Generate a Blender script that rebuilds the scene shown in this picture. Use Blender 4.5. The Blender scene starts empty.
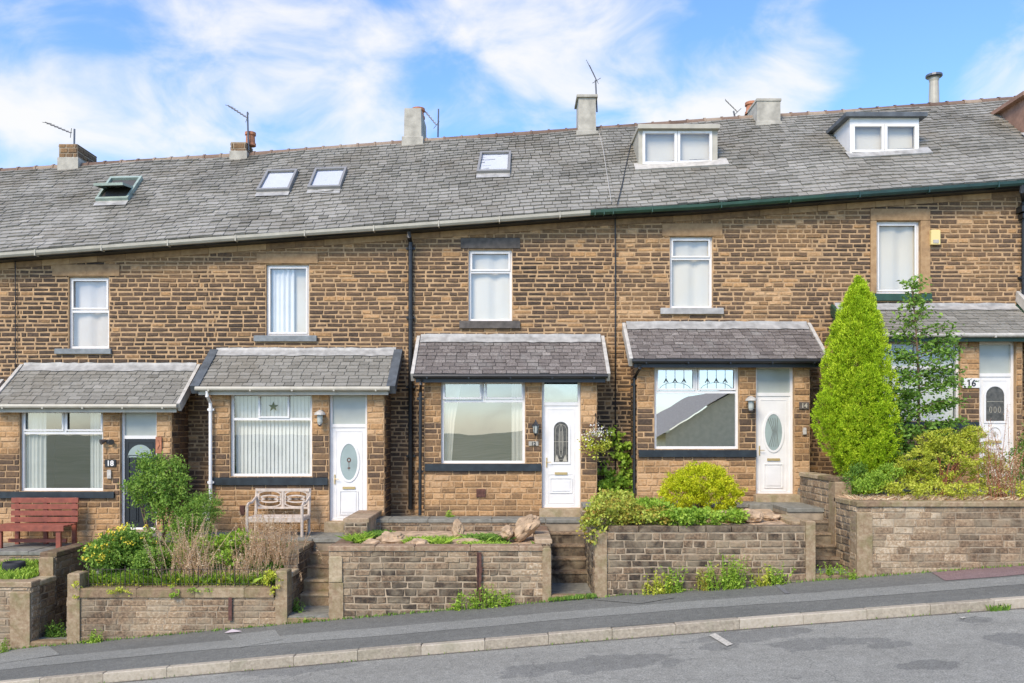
import bpy, math, random
import numpy as np
from mathutils import Vector, noise
random.seed(7); RS = np.random.RandomState(11)
C = bpy.context.scene.collection
K, CX, HY, CZ = 850.0, 512.0, 429.0, 3.0      # focal length, optical axis, horizon, eye height
YW, YB, YF, YK, YR, YG, YE = 18.5, 17.6, 14.55, 12.2, 21.7, 18.12, 17.35
def wx(px, Y): return (px-CX)*Y/K
def wz(py, Y): return CZ+(HY-py)*Y/K
def zs(X):                                     # the street climbs to the right, levelling off far away
    x = max(-34.0, min(34.0, X)); return .083*x-.00072*x*x*(1 if abs(x) < 34 else 1)
def interp(pts, x):
    if x <= pts[0][0]: a, b = pts[0], pts[1]
    elif x >= pts[-1][0]: a, b = pts[-2], pts[-1]
    else:
        for a, b in zip(pts, pts[1:]):
            if x <= b[0]: break
    return a[1]+(b[1]-a[1])*(x-a[0])/(b[0]-a[0])
GPT = [(wx(p, YG), wz(q, YG)) for p, q in [(0,253.6),(220,237.5),(440,222),(590,211),(700,205),(830,195),(1024,181)]]
RPT = [(wx(p, YR), wz(q, YR)) for p, q in [(0,168),(100,161),(250,151.5),(430,137.5),(600,125.5),(750,114.5),(830,110),(1024,95)]]
def ZG(x): return interp(GPT, x)
def ZR(x): return interp(RPT, x)
def roofz(X, Y):
    t = (Y-YG)/(YR-YG); return (1-t)*(ZG(X)+.03)+t*(ZR(X)-.05)
def roofpt(px, py):
    lo, hi = YG, YR+.6
    for _ in range(40):
        m = (lo+hi)/2
        if wz(py, m) > roofz(wx(px, m), m): lo = m
        else: hi = m
    Y = (lo+hi)/2; return Vector((wx(px, Y), Y, wz(py, Y)))
# ------------------------------------------------------------------ materials
def nt(m): return m.node_tree.nodes, m.node_tree.links
def mat(name, col, rough=.8, metal=0, nscale=0, namt=0, bump=0, spec=.5):
    m = bpy.data.materials.new(name); m.use_nodes = True; N, L = nt(m)
    b = N['Principled BSDF']; b.inputs['Base Color'].default_value = (*col, 1)
    b.inputs['Roughness'].default_value = rough; b.inputs['Metallic'].default_value = metal
    b.inputs['Specular IOR Level'].default_value = spec
    if nscale:
        tc = N.new('ShaderNodeTexCoord'); n = N.new('ShaderNodeTexNoise'); n.inputs['Scale'].default_value = nscale; n.inputs['Detail'].default_value = 6
        L.new(tc.outputs['Object'], n.inputs['Vector'])
        r = N.new('ShaderNodeMapRange'); r.inputs['From Min'].default_value = .3; r.inputs['From Max'].default_value = .7
        r.inputs['To Min'].default_value = 1-namt; r.inputs['To Max'].default_value = 1+namt
        L.new(n.outputs['Fac'], r.inputs['Value'])
        mx = N.new('ShaderNodeVectorMath'); mx.operation = 'SCALE'; mx.inputs[0].default_value = col
        L.new(r.outputs[0], mx.inputs['Scale']); L.new(mx.outputs[0], b.inputs['Base Color'])
        if bump:
            bp = N.new('ShaderNodeBump'); bp.inputs['Strength'].default_value = bump; bp.inputs['Distance'].default_value = .01
            L.new(n.outputs['Fac'], bp.inputs['Height']); L.new(bp.outputs[0], b.inputs['Normal'])
    return m
def tmat(name, stops, rough=.85, nscale=9, namt=.25, bump=.5, translucent=0, fine=0, spec=.3, big=None):
    """colour ramp driven by the per-face 'tone' attribute, broken up by noise"""
    m = bpy.data.materials.new(name); m.use_nodes = True; N, L = nt(m); b = N['Principled BSDF']
    b.inputs['Roughness'].default_value = rough; b.inputs['Specular IOR Level'].default_value = spec
    at = N.new('ShaderNodeAttribute'); at.attribute_name = 'tone'
    cr = N.new('ShaderNodeValToRGB'); e = cr.color_ramp.elements
    while len(e) < len(stops): e.new(.5)
    for el, (p, c) in zip(e, stops): el.position = p; el.color = (*c, 1)
    tc = N.new('ShaderNodeTexCoord'); n = N.new('ShaderNodeTexNoise'); n.inputs['Scale'].default_value = nscale; n.inputs['Detail'].default_value = 7; n.inputs['Roughness'].default_value = .65
    L.new(tc.outputs['Object'], n.inputs['Vector'])
    a = N.new('ShaderNodeMath'); a.operation = 'MULTIPLY_ADD'; a.inputs[1].default_value = namt*2; a.inputs[2].default_value = -namt
    L.new(n.outputs['Fac'], a.inputs[0]); s = N.new('ShaderNodeMath'); s.operation = 'ADD'
    L.new(a.outputs[0], s.inputs[0]); L.new(at.outputs['Fac'], s.inputs[1]); L.new(s.outputs[0], cr.inputs['Fac'])
    col = cr.outputs['Color']
    if big:                                     # large soft stains (lichen, soot), real marks on the surface
        bs, bc, bf, lo_, hi_ = big
        n2 = N.new('ShaderNodeTexNoise'); n2.inputs['Scale'].default_value = bs; n2.inputs['Detail'].default_value = 5; n2.inputs['Distortion'].default_value = .6
        L.new(tc.outputs['Object'], n2.inputs['Vector'])
        r = N.new('ShaderNodeMapRange'); r.inputs['From Min'].default_value = lo_; r.inputs['From Max'].default_value = hi_; r.inputs['To Max'].default_value = bf
        L.new(n2.outputs['Fac'], r.inputs['Value'])
        mx = N.new('ShaderNodeMixRGB'); L.new(r.outputs[0], mx.inputs['Fac']); L.new(col, mx.inputs[1]); mx.inputs[2].default_value = (*bc, 1); col = mx.outputs[0]
    L.new(col, b.inputs['Base Color'])
    if bump:
        bp = N.new('ShaderNodeBump'); bp.inputs['Strength'].default_value = bump; bp.inputs['Distance'].default_value = .012
        L.new(n.outputs['Fac'], bp.inputs['Height']); L.new(bp.outputs[0], b.inputs['Normal'])
    if translucent:
        t = N.new('ShaderNodeBsdfTranslucent'); L.new(col, t.inputs['Color'])
        ms = N.new('ShaderNodeMixShader'); ms.inputs[0].default_value = translucent
        L.new(b.outputs[0], ms.inputs[1]); L.new(t.outputs[0], ms.inputs[2]); L.new(ms.outputs[0], N['Material Output'].inputs['Surface'])
    return m
def glass(name, refl=.3, tint=(.85,.9,.9), rough=0.0, gcol=(.95,.97,1)):
    m = bpy.data.materials.new(name); m.use_nodes = True; N, L = nt(m); N.remove(N['Principled BSDF'])
    t = N.new('ShaderNodeBsdfTransparent'); t.inputs['Color'].default_value = (*tint, 1)
    g = N.new('ShaderNodeBsdfGlossy'); g.inputs['Roughness'].default_value = rough; g.inputs['Color'].default_value = (*gcol, 1)
    tcg = N.new('ShaderNodeTexCoord'); ng = N.new('ShaderNodeTexNoise'); ng.inputs['Scale'].default_value = 1.7; ng.inputs['Detail'].default_value = 1; L.new(tcg.outputs['Object'], ng.inputs['Vector']); bg_ = N.new('ShaderNodeBump'); bg_.inputs['Strength'].default_value = .045; bg_.inputs['Distance'].default_value = .02; L.new(ng.outputs['Fac'], bg_.inputs['Height']); L.new(bg_.outputs[0], g.inputs['Normal'])
    lw0 = N.new('ShaderNodeLayerWeight'); lw = N.new('ShaderNodeMath'); lw.operation = 'POWER'; lw.inputs[1].default_value = 4; L.new(lw0.outputs['Facing'], lw.inputs[0])
    ad = N.new('ShaderNodeMath'); ad.operation = 'ADD'; ad.inputs[1].default_value = refl; ad.use_clamp = True
    L.new(lw.outputs[0], ad.inputs[0])
    ms = N.new('ShaderNodeMixShader'); L.new(ad.outputs[0], ms.inputs[0]); L.new(t.outputs[0], ms.inputs[1]); L.new(g.outputs[0], ms.inputs[2])
    L.new(ms.outputs[0], N['Material Output'].inputs['Surface']); return m
M = {}
SOOT, BR, MB_, BUFF, PALE = (.052,.037,.026), (.125,.080,.049), (.235,.138,.064), (.44,.25,.108), (.56,.36,.19)
M['stone'] = tmat('sandstone', [(0,SOOT),(.28,BR),(.55,MB_),(.8,BUFF),(1,PALE)], nscale=20, namt=.42, bump=.8, big=(1.1,(.10,.07,.046),.4,.48,.75))
M['mortar'] = mat('lime_mortar', (.42,.272,.142), .95, nscale=6, namt=.3, bump=.4)
M['sandy'] = mat('sandy_soil', (.44,.31,.19), .95, nscale=9, namt=.45, bump=1)
M['mortar_mid'] = mat('pale_garden_mortar', (.36,.28,.185), .95, nscale=6, namt=.35, bump=.4)
M['mortar_grey'] = mat('grey_mortar', (.31,.245,.165), .95, nscale=6, namt=.3, bump=.4)
M['garden_stone'] = tmat('garden_stone', [(0,(.045,.034,.024)),(.3,(.115,.078,.047)),(.55,(.235,.157,.092)),(.8,(.38,.265,.155)),(1,(.54,.43,.29))], nscale=22, namt=.75, bump=1, big=(3.4,(.30,.24,.155),.75,.42,.68))
M['coping'] = tmat('coping_stone', [(0,(.11,.065,.04)),(.5,(.29,.20,.115)),(1,(.48,.38,.24))], nscale=15, namt=.6, bump=.8, big=(3.5,(.17,.16,.06),.6,.45,.7))
M['coping_brown'] = tmat('brown_coping_stone', [(0,(.10,.055,.035)),(.5,(.25,.155,.092)),(1,(.44,.33,.21))], nscale=14, namt=.7, bump=.8, big=(3,(.14,.12,.06),.5,.48,.7))
M['dressed'] = tmat('dressed_stone', [(0,(.15,.09,.05)),(.5,(.38,.235,.115)),(1,(.54,.37,.20))], nscale=9, namt=.5, bump=.3, big=(2.5,(.14,.085,.05),.55,.5,.72))
M['slate'] = tmat('roof_slate', [(0,(.11,.101,.08)),(.5,(.245,.228,.187)),(1,(.38,.355,.30))], rough=.7, nscale=24, namt=.42, bump=.6, spec=.3, big=(.9,(.17,.14,.095),.5,.48,.74))
M['slate_purple'] = tmat('bay_slate', [(0,(.07,.059,.05)),(.5,(.168,.142,.122)),(1,(.38,.34,.295))], rough=.7, nscale=30, namt=.75, bump=.5, spec=.4, big=(1.6,(.33,.32,.28),.5,.52,.75))
M['slate_under'] = mat('roof_underlay', (.045,.045,.045), .9)
M['ridge'] = tmat('ridge_tile', [(0,(.11,.07,.05)),(.5,(.21,.14,.098)),(1,(.36,.28,.2))], nscale=14, namt=.3, bump=.5)
M['white'] = mat('white_upvc', (.74,.715,.665), .4, nscale=4, namt=.06)
M['cream'] = mat('cream_paint', (.42,.385,.30), .5, nscale=5, namt=.12)
M['dirtywhite'] = mat('weathered_white_paint', (.47,.435,.37), .6, nscale=8, namt=.2)
M['green'] = mat('green_paint', (.022,.062,.034), .45, nscale=4, namt=.25)
M['dgreen'] = mat('dark_green_paint', (.018,.05,.04), .45, nscale=4, namt=.3)
M['black'] = mat('black_paint', (.017,.018,.018), .4, nscale=6, namt=.3)
M['sillblack'] = mat('dark_painted_sill', (.016,.022,.025), .45, nscale=7, namt=.45)
M['lead'] = mat('lead_flashing', (.35,.335,.30), .55, nscale=6, namt=.3, bump=.3)
M['darklead'] = mat('dark_lead', (.085,.095,.10), .6, nscale=6, namt=.3, bump=.3)
M['bluegrey'] = mat('blue_grey_sill', (.20,.215,.21), .7, nscale=8, namt=.25)
M['darksill'] = mat('dark_grey_stone', (.10,.085,.07), .8, nscale=8, namt=.35)
M['cement'] = mat('cement_render', (.40,.37,.30), .9, nscale=5, namt=.25, bump=.4)
M['metal'] = mat('dull_metal', (.18,.17,.16), .45, .8)
M['brass'] = mat('brass', (.50,.37,.16), .35, .3)
M['rust'] = mat('rusty_iron', (.115,.05,.034), .85, nscale=20, namt=.4, bump=.4)
M['terracotta'] = mat('terracotta', (.42,.17,.085), .8, nscale=7, namt=.3)
M['glass'] = glass('window_glass', .12, (.95,.96,.94), gcol=(.85,.83,.8))
M['glass_roof'] = glass('roof_window_glass', .16, (.95,.95,.93))
M['glass_field'] = glass('field_reflecting_glass', .24, (.9,.93,.9), gcol=(.8,.8,.75))
M['roofblind'] = mat('white_roof_blind', (.85,.84,.80), .8)  # white sheet whose colour stands in for the reflected sky
M['glass_curtained'] = glass('curtained_window_glass', .12, (.93,.95,.93), gcol=(.8,.8,.75))
M['glass_grey'] = glass('grey_window_glass', .64, (.6,.65,.64), gcol=(.95,.92,.86))
M['glass_bay'] = glass('bay_window_glass', .45, (.95,.95,.9), gcol=(.74,.70,.63))
M['glass_dark'] = mat('dark_leaded_glass', (.075,.07,.06), .18, nscale=14, namt=.5)
M['frosted'] = mat('frosted_glass', (.40,.42,.37), .22, nscale=2, namt=.1)
M['frosted_green'] = mat('frosted_door_glass', (.30,.36,.33), .25, nscale=3, namt=.12)
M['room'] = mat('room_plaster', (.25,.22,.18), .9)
M['roomdark'] = mat('dark_room_wall', (.07,.065,.06), .9)  # gloom of the unlit rooms put into the wall colour
M['curtain'] = mat('net_curtain', (.74,.73,.69), .9, nscale=2, namt=.08)
M['blind'] = mat('window_blind', (.70,.64,.53), .85, nscale=.8, namt=.06)
M['pinkblind'] = mat('pale_pink_net', (.62,.56,.51), .85, nscale=.8, namt=.06)
M['blackdoor'] = mat('black_door_paint', (.012,.014,.016), .35)
M['teak'] = mat('red_brown_stained_wood', (.25,.065,.035), .55, nscale=9, namt=.25, bump=.2)
M['bleached'] = mat('bleached_grey_wood', (.54,.45,.36), .8, nscale=12, namt=.2, bump=.3)
M['soil'] = mat('dry_soil', (.17,.125,.08), .95, nscale=7, namt=.5, bump=1)
M['grey_slab'] = mat('paving_slab', (.21,.20,.16), .85, nscale=9, namt=.3, bump=.4)
M['rubber'] = mat('old_rubber', (.022,.022,.024), .75, nscale=12, namt=.3)
M['rock'] = mat('rockery_stone', (.43,.30,.18), .9, nscale=5, namt=.45, bump=1)
def leafmat(name, a, b, c, tr=.3): return tmat(name, [(0,a),(.5,b),(1,c)], rough=.6, nscale=3, namt=.12, bump=0, translucent=tr, spec=.25)
M['golden'] = leafmat('golden_conifer_leaf', (.20,.34,.01), (.42,.60,.018), (.66,.78,.05), .12)
M['goldbush'] = leafmat('golden_bush_leaf', (.34,.42,.012), (.62,.66,.02), (.80,.76,.05))
M['dkleaf'] = leafmat('dark_green_leaf', (.05,.14,.03), (.12,.26,.045), (.24,.42,.07))
M['mdleaf'] = leafmat('mid_green_leaf', (.08,.165,.025), (.17,.31,.045), (.31,.47,.075))
M['ylleaf'] = leafmat('yellow_green_leaf', (.28,.34,.03), (.56,.60,.055), (.78,.76,.16))
M['ltleaf'] = leafmat('light_green_leaf', (.15,.27,.025), (.32,.49,.05), (.52,.66,.11))
M['redleaf'] = leafmat('red_tinged_leaf', (.42,.17,.05), (.44,.50,.07), (.60,.66,.14))
M['straw'] = leafmat('dry_straw', (.46,.27,.14), (.70,.50,.30), (.85,.74,.50))
M['railing'] = mat('rusty_wire', (.05,.035,.025), .7)
M['yflower'] = mat('yellow_petal', (.80,.62,.05), .6)
M['wflower'] = mat('white_petal', (.78,.74,.66), .6)
M['bark'] = mat('bark', (.16,.10,.06), .9, nscale=14, namt=.4, bump=.6)
M['rbark'] = mat('reddish_stem', (.30,.11,.05), .8, nscale=9, namt=.3)
# ------------------------------------------------------------------ objects
def tag(o, label=None, cat=None, group=None, kind=None):
    if label: o['label'] = label
    if cat: o['category'] = cat
    if group: o['group'] = group
    if kind: o['kind'] = kind
    return o
def worldloc(o):
    v = Vector((0,0,0))
    while o: v += o.location; o = o.parent
    return v
def thing(name, loc, label, cat, group=None):
    o = bpy.data.objects.new(name, None); C.objects.link(o); o.location = loc; o.empty_display_size = .2
    return tag(o, label, cat, group)
def link(name, V, F, mats, parent=None, origin=None, tones=None, mi=None, smooth=False):
    base = worldloc(parent) if parent else Vector(origin or (0,0,0))
    V = np.asarray(V, dtype=np.float64).reshape(-1, 3)-np.array(base[:])
    me = bpy.data.meshes.new(name)
    if isinstance(F, np.ndarray):
        n, k = F.shape; me.vertices.add(len(V)); me.vertices.foreach_set('co', V.ravel())
        me.loops.add(n*k); me.loops.foreach_set('vertex_index', F.ravel().astype(np.int32))
        me.polygons.add(n); me.polygons.foreach_set('loop_start', np.arange(0, n*k, k, dtype=np.int32)); me.update(calc_edges=True)
    else: me.from_pydata([tuple(v) for v in V], [], F); me.update()
    for m in (mats if isinstance(mats, (list, tuple)) else [mats]): me.materials.append(m)
    if tones is not None and len(tones): me.attributes.new('tone', 'FLOAT', 'FACE').data.foreach_set('value', np.asarray(tones, dtype=np.float32))
    if mi is not None and len(mi): me.polygons.foreach_set('material_index', np.asarray(mi, dtype=np.int32))
    if smooth: me.polygons.foreach_set('use_smooth', np.ones(len(me.polygons), dtype=bool))
    o = bpy.data.objects.new(name, me); C.objects.link(o)
    if parent: o.parent = parent
    else: o.location = base
    return o
class MB:
    def __init__(s): s.v=[]; s.f=[]; s.t=[]; s.m=[]
    def poly(s, pts, t=.5, m=0):
        n = len(s.v); s.v += [tuple(p) for p in pts]; s.f.append(tuple(range(n, n+len(pts)))); s.t.append(t); s.m.append(m)
    def mesh(s, V, F, t=.5, m=0):
        n = len(s.v); s.v += [tuple(p) for p in V]
        for f in F: s.f.append(tuple(i+n for i in f)); s.t.append(t); s.m.append(m)
    def box(s, x0, x1, y0, y1, z0, z1, t=.5, m=0, dzdx=0, bev=0):
        if bev and min(x1-x0, y1-y0, z1-z0) > 2.2*bev:
            V = []
            for z, i in ((z0,0),(z0+bev,0),(z1-bev,0),(z1,bev)):
                for x, y in ((x0+i,y0+i),(x1-i,y0+i),(x1-i,y1-i),(x0+i,y1-i)): V.append((x, y, z+(x-x0)*dzdx))
            F = [(3,2,1,0)]
            for k in range(3):
                for a in range(4): b=(a+1)%4; F.append((k*4+a,k*4+b,k*4+4+b,k*4+4+a))
            F.append((12,13,14,15)); s.mesh(V, F, t, m); return
        e = (x1-x0)*dzdx
        V = [(x0,y0,z0),(x1,y0,z0+e),(x1,y1,z0+e),(x0,y1,z0),(x0,y0,z1),(x1,y0,z1+e),(x1,y1,z1+e),(x0,y1,z1)]
        s.mesh(V, [(3,2,1,0),(4,5,6,7),(0,1,5,4),(1,2,6,5),(2,3,7,6),(3,0,4,7)], t, m)
    def tube(s, pts, r, n=8, t=.5, m=0, cap=True):
        pts = [Vector(p) for p in pts]; rs = r if isinstance(r, (list, tuple)) else [r]*len(pts); V = []; F = []
        for i, p in enumerate(pts):
            d = (pts[min(i+1, len(pts)-1)]-pts[max(i-1, 0)]).normalized()
            a = d.cross(Vector((0,0,1)) if abs(d.z) < .9 else Vector((1,0,0))).normalized(); b = d.cross(a)
            for k in range(n):
                q = 2*math.pi*k/n; V.append(p+(a*math.cos(q)+b*math.sin(q))*rs[i])
        for i in range(len(pts)-1):
            for k in range(n): l=(k+1)%n; F.append((i*n+k,i*n+l,(i+1)*n+l,(i+1)*n+k))
        if cap: F.append(tuple(range(n))[::-1]); F.append(tuple(range((len(pts)-1)*n, len(pts)*n)))
        s.mesh(V, F, t, m)
    def lathe(s, cx, cy, prof, n=16, t=.5, m=0):
        V=[]; F=[]
        for r, z in prof:
            for k in range(n): a=2*math.pi*k/n; V.append((cx+r*math.cos(a), cy+r*math.sin(a), z))
        for i in range(len(prof)-1):
            for k in range(n): l=(k+1)%n; F.append((i*n+k,i*n+l,(i+1)*n+l,(i+1)*n+k))
        F.append(tuple(range((len(prof)-1)*n, len(prof)*n))); F.append(tuple(range(n))[::-1]); s.mesh(V, F, t, m)
    def build(s, name, mats, parent=None, origin=None, smooth=False): return link(name, s.v, s.f, mats, parent, origin, s.t, s.m, smooth)
def nz(x, y, z=0, s=1): return noise.noise(Vector((x*s, y*s, z*s)))
EX, EY, EZ = Vector((1,0,0)), Vector((0,1,0)), Vector((0,0,1))
def stone_face(mb, O, U, Nn, u0, u1, v0, v1, holes=(), ch=.115, ln=(.2,.42), tone=None, reveal=.16, gap=.012, proud=(.006,.02), ends=0, rough=.0, bot=None, top=None, seed=0, edges=None, v00=None):
    """coursed stones standing proud of a mortar sheet; holes = (u0,u1,v0,v1)"""
    rr = random.Random(seed*7919+int(abs(O[0]*31+O[1]*17)*10)); O, U, Nn = Vector(O), Vector(U), Vector(Nn)
    P = lambda u, v, d=0: O+U*u+EZ*v+Nn*d
    us = sorted({u0, u1, *[min(max(h[i], u0), u1) for h in holes for i in (0,1)]}); vs = sorted({v0, v1, *[min(max(h[i], v0), v1) for h in holes for i in (2,3)]})
    topf = top or (lambda u: v1)
    for a, b in zip(us, us[1:]):
        k = max(1, int((b-a)/.8)) if top else 1
        for c, d in zip(vs, vs[1:]):
            if any(h[0] <= (a+b)/2 <= h[1] and h[2] <= (c+d)/2 <= h[3] for h in holes): continue
            for q in range(k):
                a2, b2 = a+(b-a)*q/k, a+(b-a)*(q+1)/k
                t1, t2 = (min(d, topf(a2)), min(d, topf(b2))) if d == vs[-1] else (d, d)
                mb.poly([P(a2,c), P(b2,c), P(b2,max(c,t2)), P(a2,max(c,t1))], .5, 1)
    for h in holes:
        a, b, c, d = h[:4]
        if len(h) > 4: continue
        for q in ([P(a,c),P(a,d)],[P(b,d),P(b,c)],[P(a,d),P(b,d)],[P(b,c),P(a,c)]):
            mb.poly([q[0], q[1], q[1]-Nn*reveal, q[0]-Nn*reveal], .5, 1)
    tone = tone or (lambda u, v, r: r)
    v = v0 if v00 is None else v00; rw = random.Random(99) if edges else rr; U0, U1 = u0, u1
    while v < v1-.02:
        hh = ch*rw.uniform(.85, 1.18); vt = min(v+hh, v1)
        if vt <= v0: v = vt; continue
        if edges: u0, u1 = U0+edges(0, v), U1+edges(1, v)
        u = u0-rr.uniform(0, ln[0])
        while u < u1:
            L_ = rr.uniform(*ln); 
            if rr.random() < .12: L_ *= 1.4
            a, b = max(u, u0), min(u+L_, u1); u += L_
            if b-a < .03: continue
            vt2 = min(vt, topf(a), topf(b)) if top else vt
            if bot and vt2 < min(bot(a), bot(b)): continue
            rects = [(a, b, v, vt2)]
            for h in holes:
                new = []
                for (p, q, r, s) in rects:
                    if q <= h[0] or p >= h[1] or s <= h[2] or r >= h[3]: new.append((p, q, r, s)); continue
                    if p < h[0]: new.append((p, h[0], r, s))
                    if q > h[1]: new.append((h[1], q, r, s))
                    if r < h[2]: new.append((max(p,h[0]), min(q,h[1]), r, h[2]))
                    if s > h[3]: new.append((max(p,h[0]), min(q,h[1]), h[3], s))
                rects = new
            tv = tone((a+b)/2, (v+vt)/2, rr.random())
            for (p, q, r, s) in rects:
                if q-p < .035 or s-r < .025: continue
                g = gap*rr.uniform(.6, 1.2); pr = rr.uniform(*proud); bv = min(.012, (s-r)*.2)
                j = lambda: rr.uniform(-rough, rough)
                A = [(p+g+j(), r+g+j()), (q-g+j(), r+g+j()), (q-g+j(), s-g+j()), (p+g+j(), s-g+j())]
                cu, cv = (p+q)/2, (r+s)/2
                o = [P(x, y, 0) for x, y in A]
                i = [P(x+bv*(1 if x < cu else -1), y+bv*(1 if y < cv else -1), pr+rr.uniform(0, .006)) for x, y in A]
                mb.mesh(o+i, [(4,5,6,7),(0,1,5,4),(1,2,6,5),(2,3,7,6),(3,0,4,7)], tv, 0)
        v = vt
# ------------------------------------------------------------------ houses
BX = [wx(p, YW) for p in (-190, 15, 209, 411, 615, 817, 1020, 1222)]     # party walls
def bars(mb, x0, x1, z0, z1, y, w, d, t=.5):
    mb.box(x0, x1, y, y+d, z1-w, z1, t, bev=.006); mb.box(x0, x1, y, y+d, z0, z0+w, t, bev=.006)
    mb.box(x0, x0+w, y+.001, y+d-.001, z0+w, z1-w, t); mb.box(x1-w, x1, y+.001, y+d-.001, z0+w, z1-w, t)
def curtain(house, par, x0, x1, z0, z1, y, m='curtain', taper=0, waves=9):
    V=[]; F=[]; n=waves*6
    for i in range(n+1):
        s=i/n
        for z, k in ((z1,0),((z0+z1)/2,.7),(z0,1)):
            xx = x0+(x1-x0)*s; tp = taper*k*(1-s if taper > 0 else s)*abs(x1-x0)
            V.append((xx-(0 if not taper else (taper*k*(s if taper>0 else s-1))*(x1-x0)), y+.022*math.sin(s*waves*6.283)+.01*math.sin(s*23), z))
    for i in range(n):
        for k in range(2): F.append((i*3+k,(i+1)*3+k,(i+1)*3+k+1,i*3+k+1))
    return link('curtain', V, F, M[m], par, smooth=True)
def window(house, Y, r, vbars=(), hbars=(), lights=(), sill=None, sillm='bluegrey', lintel=None, lintm='dressed', surround=None, inset=.07, gm='glass', w=.052, dress=None, label=None, fm='white', sz=None):
    x0, x1, z0, z1 = wx(r[0],Y), wx(r[2],Y), wz(r[3],Y), wz(r[1],Y); y = Y+inset
    mb = MB(); bars(mb, x0, x1, z0, z1, y, w, .07)
    for p, a, b in vbars: X = wx(p, Y); mb.box(X-.024, X+.024, y+.002, y+.068, wz(b,Y), wz(a,Y))
    for q, a, b in hbars: Z = wz(q, Y); mb.box(wx(a,Y), wx(b,Y), y+.003, y+.067, Z-.026, Z+.026)
    for a, b, c, d, open_ in lights: bars(mb, wx(a,Y), wx(c,Y), wz(d,Y), wz(b,Y), y-.022-(.03 if open_ else 0), .035, .03)
    fr = mb.build('window', M[fm], house)
    if label: fr['label'] = label
    g = MB(); g.poly([(x0+w*.6,y+.03,z0+w*.6),(x1-w*.6,y+.03,z0+w*.6),(x1-w*.6,y+.03,z1-w*.6),(x0+w*.6,y+.03,z1-w*.6)]); g.build('pane', M[gm], fr)
    if sill:
        m2 = MB(); d = sill[4] if len(sill) > 4 else .07
        m2.box(wx(sill[0],Y), wx(sill[2],Y), Y-d, y+.02, wz(sill[3],Y), wz(sill[1],Y), bev=.01); m2.build('sill', M[sillm], fr)
    if lintel:
        m2 = MB(); m2.box(wx(lintel[0],Y), wx(lintel[2],Y), Y-.03, y-.004, wz(lintel[3],Y), wz(lintel[1],Y), .5, bev=.01); m2.build('lintel', M[lintm], fr)
    if surround:
        a, b, c, d = surround; m2 = MB(); A, B, T, D = wx(a,Y), wx(c,Y), wz(b,Y), wz(d,Y)
        m2.box(A, x0-.002, Y-.035, Y+.1, D, z1+.004, .55, bev=.008); m2.box(x1+.002, B, Y-.035, Y+.1, D, z1+.004, .5, bev=.008); m2.box(A, B, Y-.04, Y+.1, z1+.008, T, .5, bev=.008)
        m2.build('stone_surround', M['dressed'], fr)
    if dress == 'blind' or dress == 'pinkblind':
        m2 = MB(); curtain(house, fr, x0+.03, x1-.03, z0, z1, y+.10, dress, waves=2)
    elif dress == 'half':
        curtain(house, fr, x0+.05, x0+(x1-x0)*.62, z0, z1, y+.09, 'curtain', 0, 5); m2 = MB(); m2.box(x0, x1, y+.15, y+.16, z0, z1); m2.build('blind', M['blind'], fr)
    elif dress == 'nets':
        curtain(house, fr, x0+.05, x0+(x1-x0)*.27, z0, z1, y+.09, waves=5); curtain(house, fr, x0+(x1-x0)*.78, x1-.05, z0, z1, y+.16, waves=5)
    elif dress == 'swags':
        curtain(house, fr, x0+.03, x0+(x1-x0)*.24, z0, z1, y+.16, waves=4, taper=.55); curtain(house, fr, x0+(x1-x0)*.84, x1-.03, z0, z1, y+.16, waves=3)
    elif dress == 'vertical':
        V=MB(); n=20
        for i in range(n):
            a = x0+.05+(x1-x0-.1)*i/n; s=(x1-x0)/n*.98; V.poly([(a,y+.16,z0),(a+s,y+.135,z0),(a+s,y+.135,z1),(a,y+.16,z1)])
        V.build('vertical_blind', M['curtain'], fr)
    return fr
def oval(mb, cx, cz, y, rx, rz, n=24, m=0, d=.006, arch=False):
    P = []
    for k in range(n):
        a = 2*math.pi*k/n; x, z = math.cos(a)*rx, math.sin(a)*rz
        if arch and z < 0: x = math.copysign(rx, x) if abs(x) > 1e-6 else 0; z = z*1.0
        P.append((cx+x, y, cz+z))
    if arch:
        P = [(cx+math.cos(math.pi*k/12)*rx, y, cz+rz-rx+math.sin(math.pi*k/12)*rx) for k in range(13)]+[(cx-rx,y,cz-rz),(cx+rx,y,cz-rz)]
    mb.poly(P, .5, m)
    Q = [(p[0], p[1]+d, p[2]) for p in P]
    for k in range(len(P)): l=(k+1)%len(P); mb.poly([P[k],P[l],Q[l],Q[k]], .5, m)
def ring(mb, cx, cz, y, rx, rz, w, m=0, n=24, arch=False):
    def pts(a, b):
        if arch: return [(cx+math.cos(math.pi*k/12)*a, cz+rz-rx+math.sin(math.pi*k/12)*a) for k in range(13)]+[(cx-a,cz-b),(cx+a,cz-b)]
        return [(cx+math.cos(2*math.pi*k/n)*a, cz+math.sin(2*math.pi*k/n)*b) for k in range(n)]
    A, B = pts(rx, rz), pts(rx+w, rz+w)
    for k in range(len(A)):
        l=(k+1)%len(A); a,b,c,d = A[k],A[l],B[l],B[k]
        mb.poly([(a[0],y,a[1]),(b[0],y,b[1]),(c[0],y,c[1]),(d[0],y,d[1])], .5, m); mb.poly([(d[0],y,d[1]),(c[0],y,c[1]),(c[0],y+.03,c[1]),(d[0],y+.03,d[1])], .5, m)
        mb.poly([(a[0],y,a[1]),(b[0],y,b[1]),(b[0],y+.03,b[1]),(a[0],y+.03,a[1])], .5, m)
def panel(mb, x0, x1, z0, z1, y):
    bars(mb, x0, x1, z0, z1, y-.018, .016, .02); mb.box(x0+.045, x1-.045, y-.0145, y+.002, z0+.045, z1-.045, bev=.004)
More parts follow.
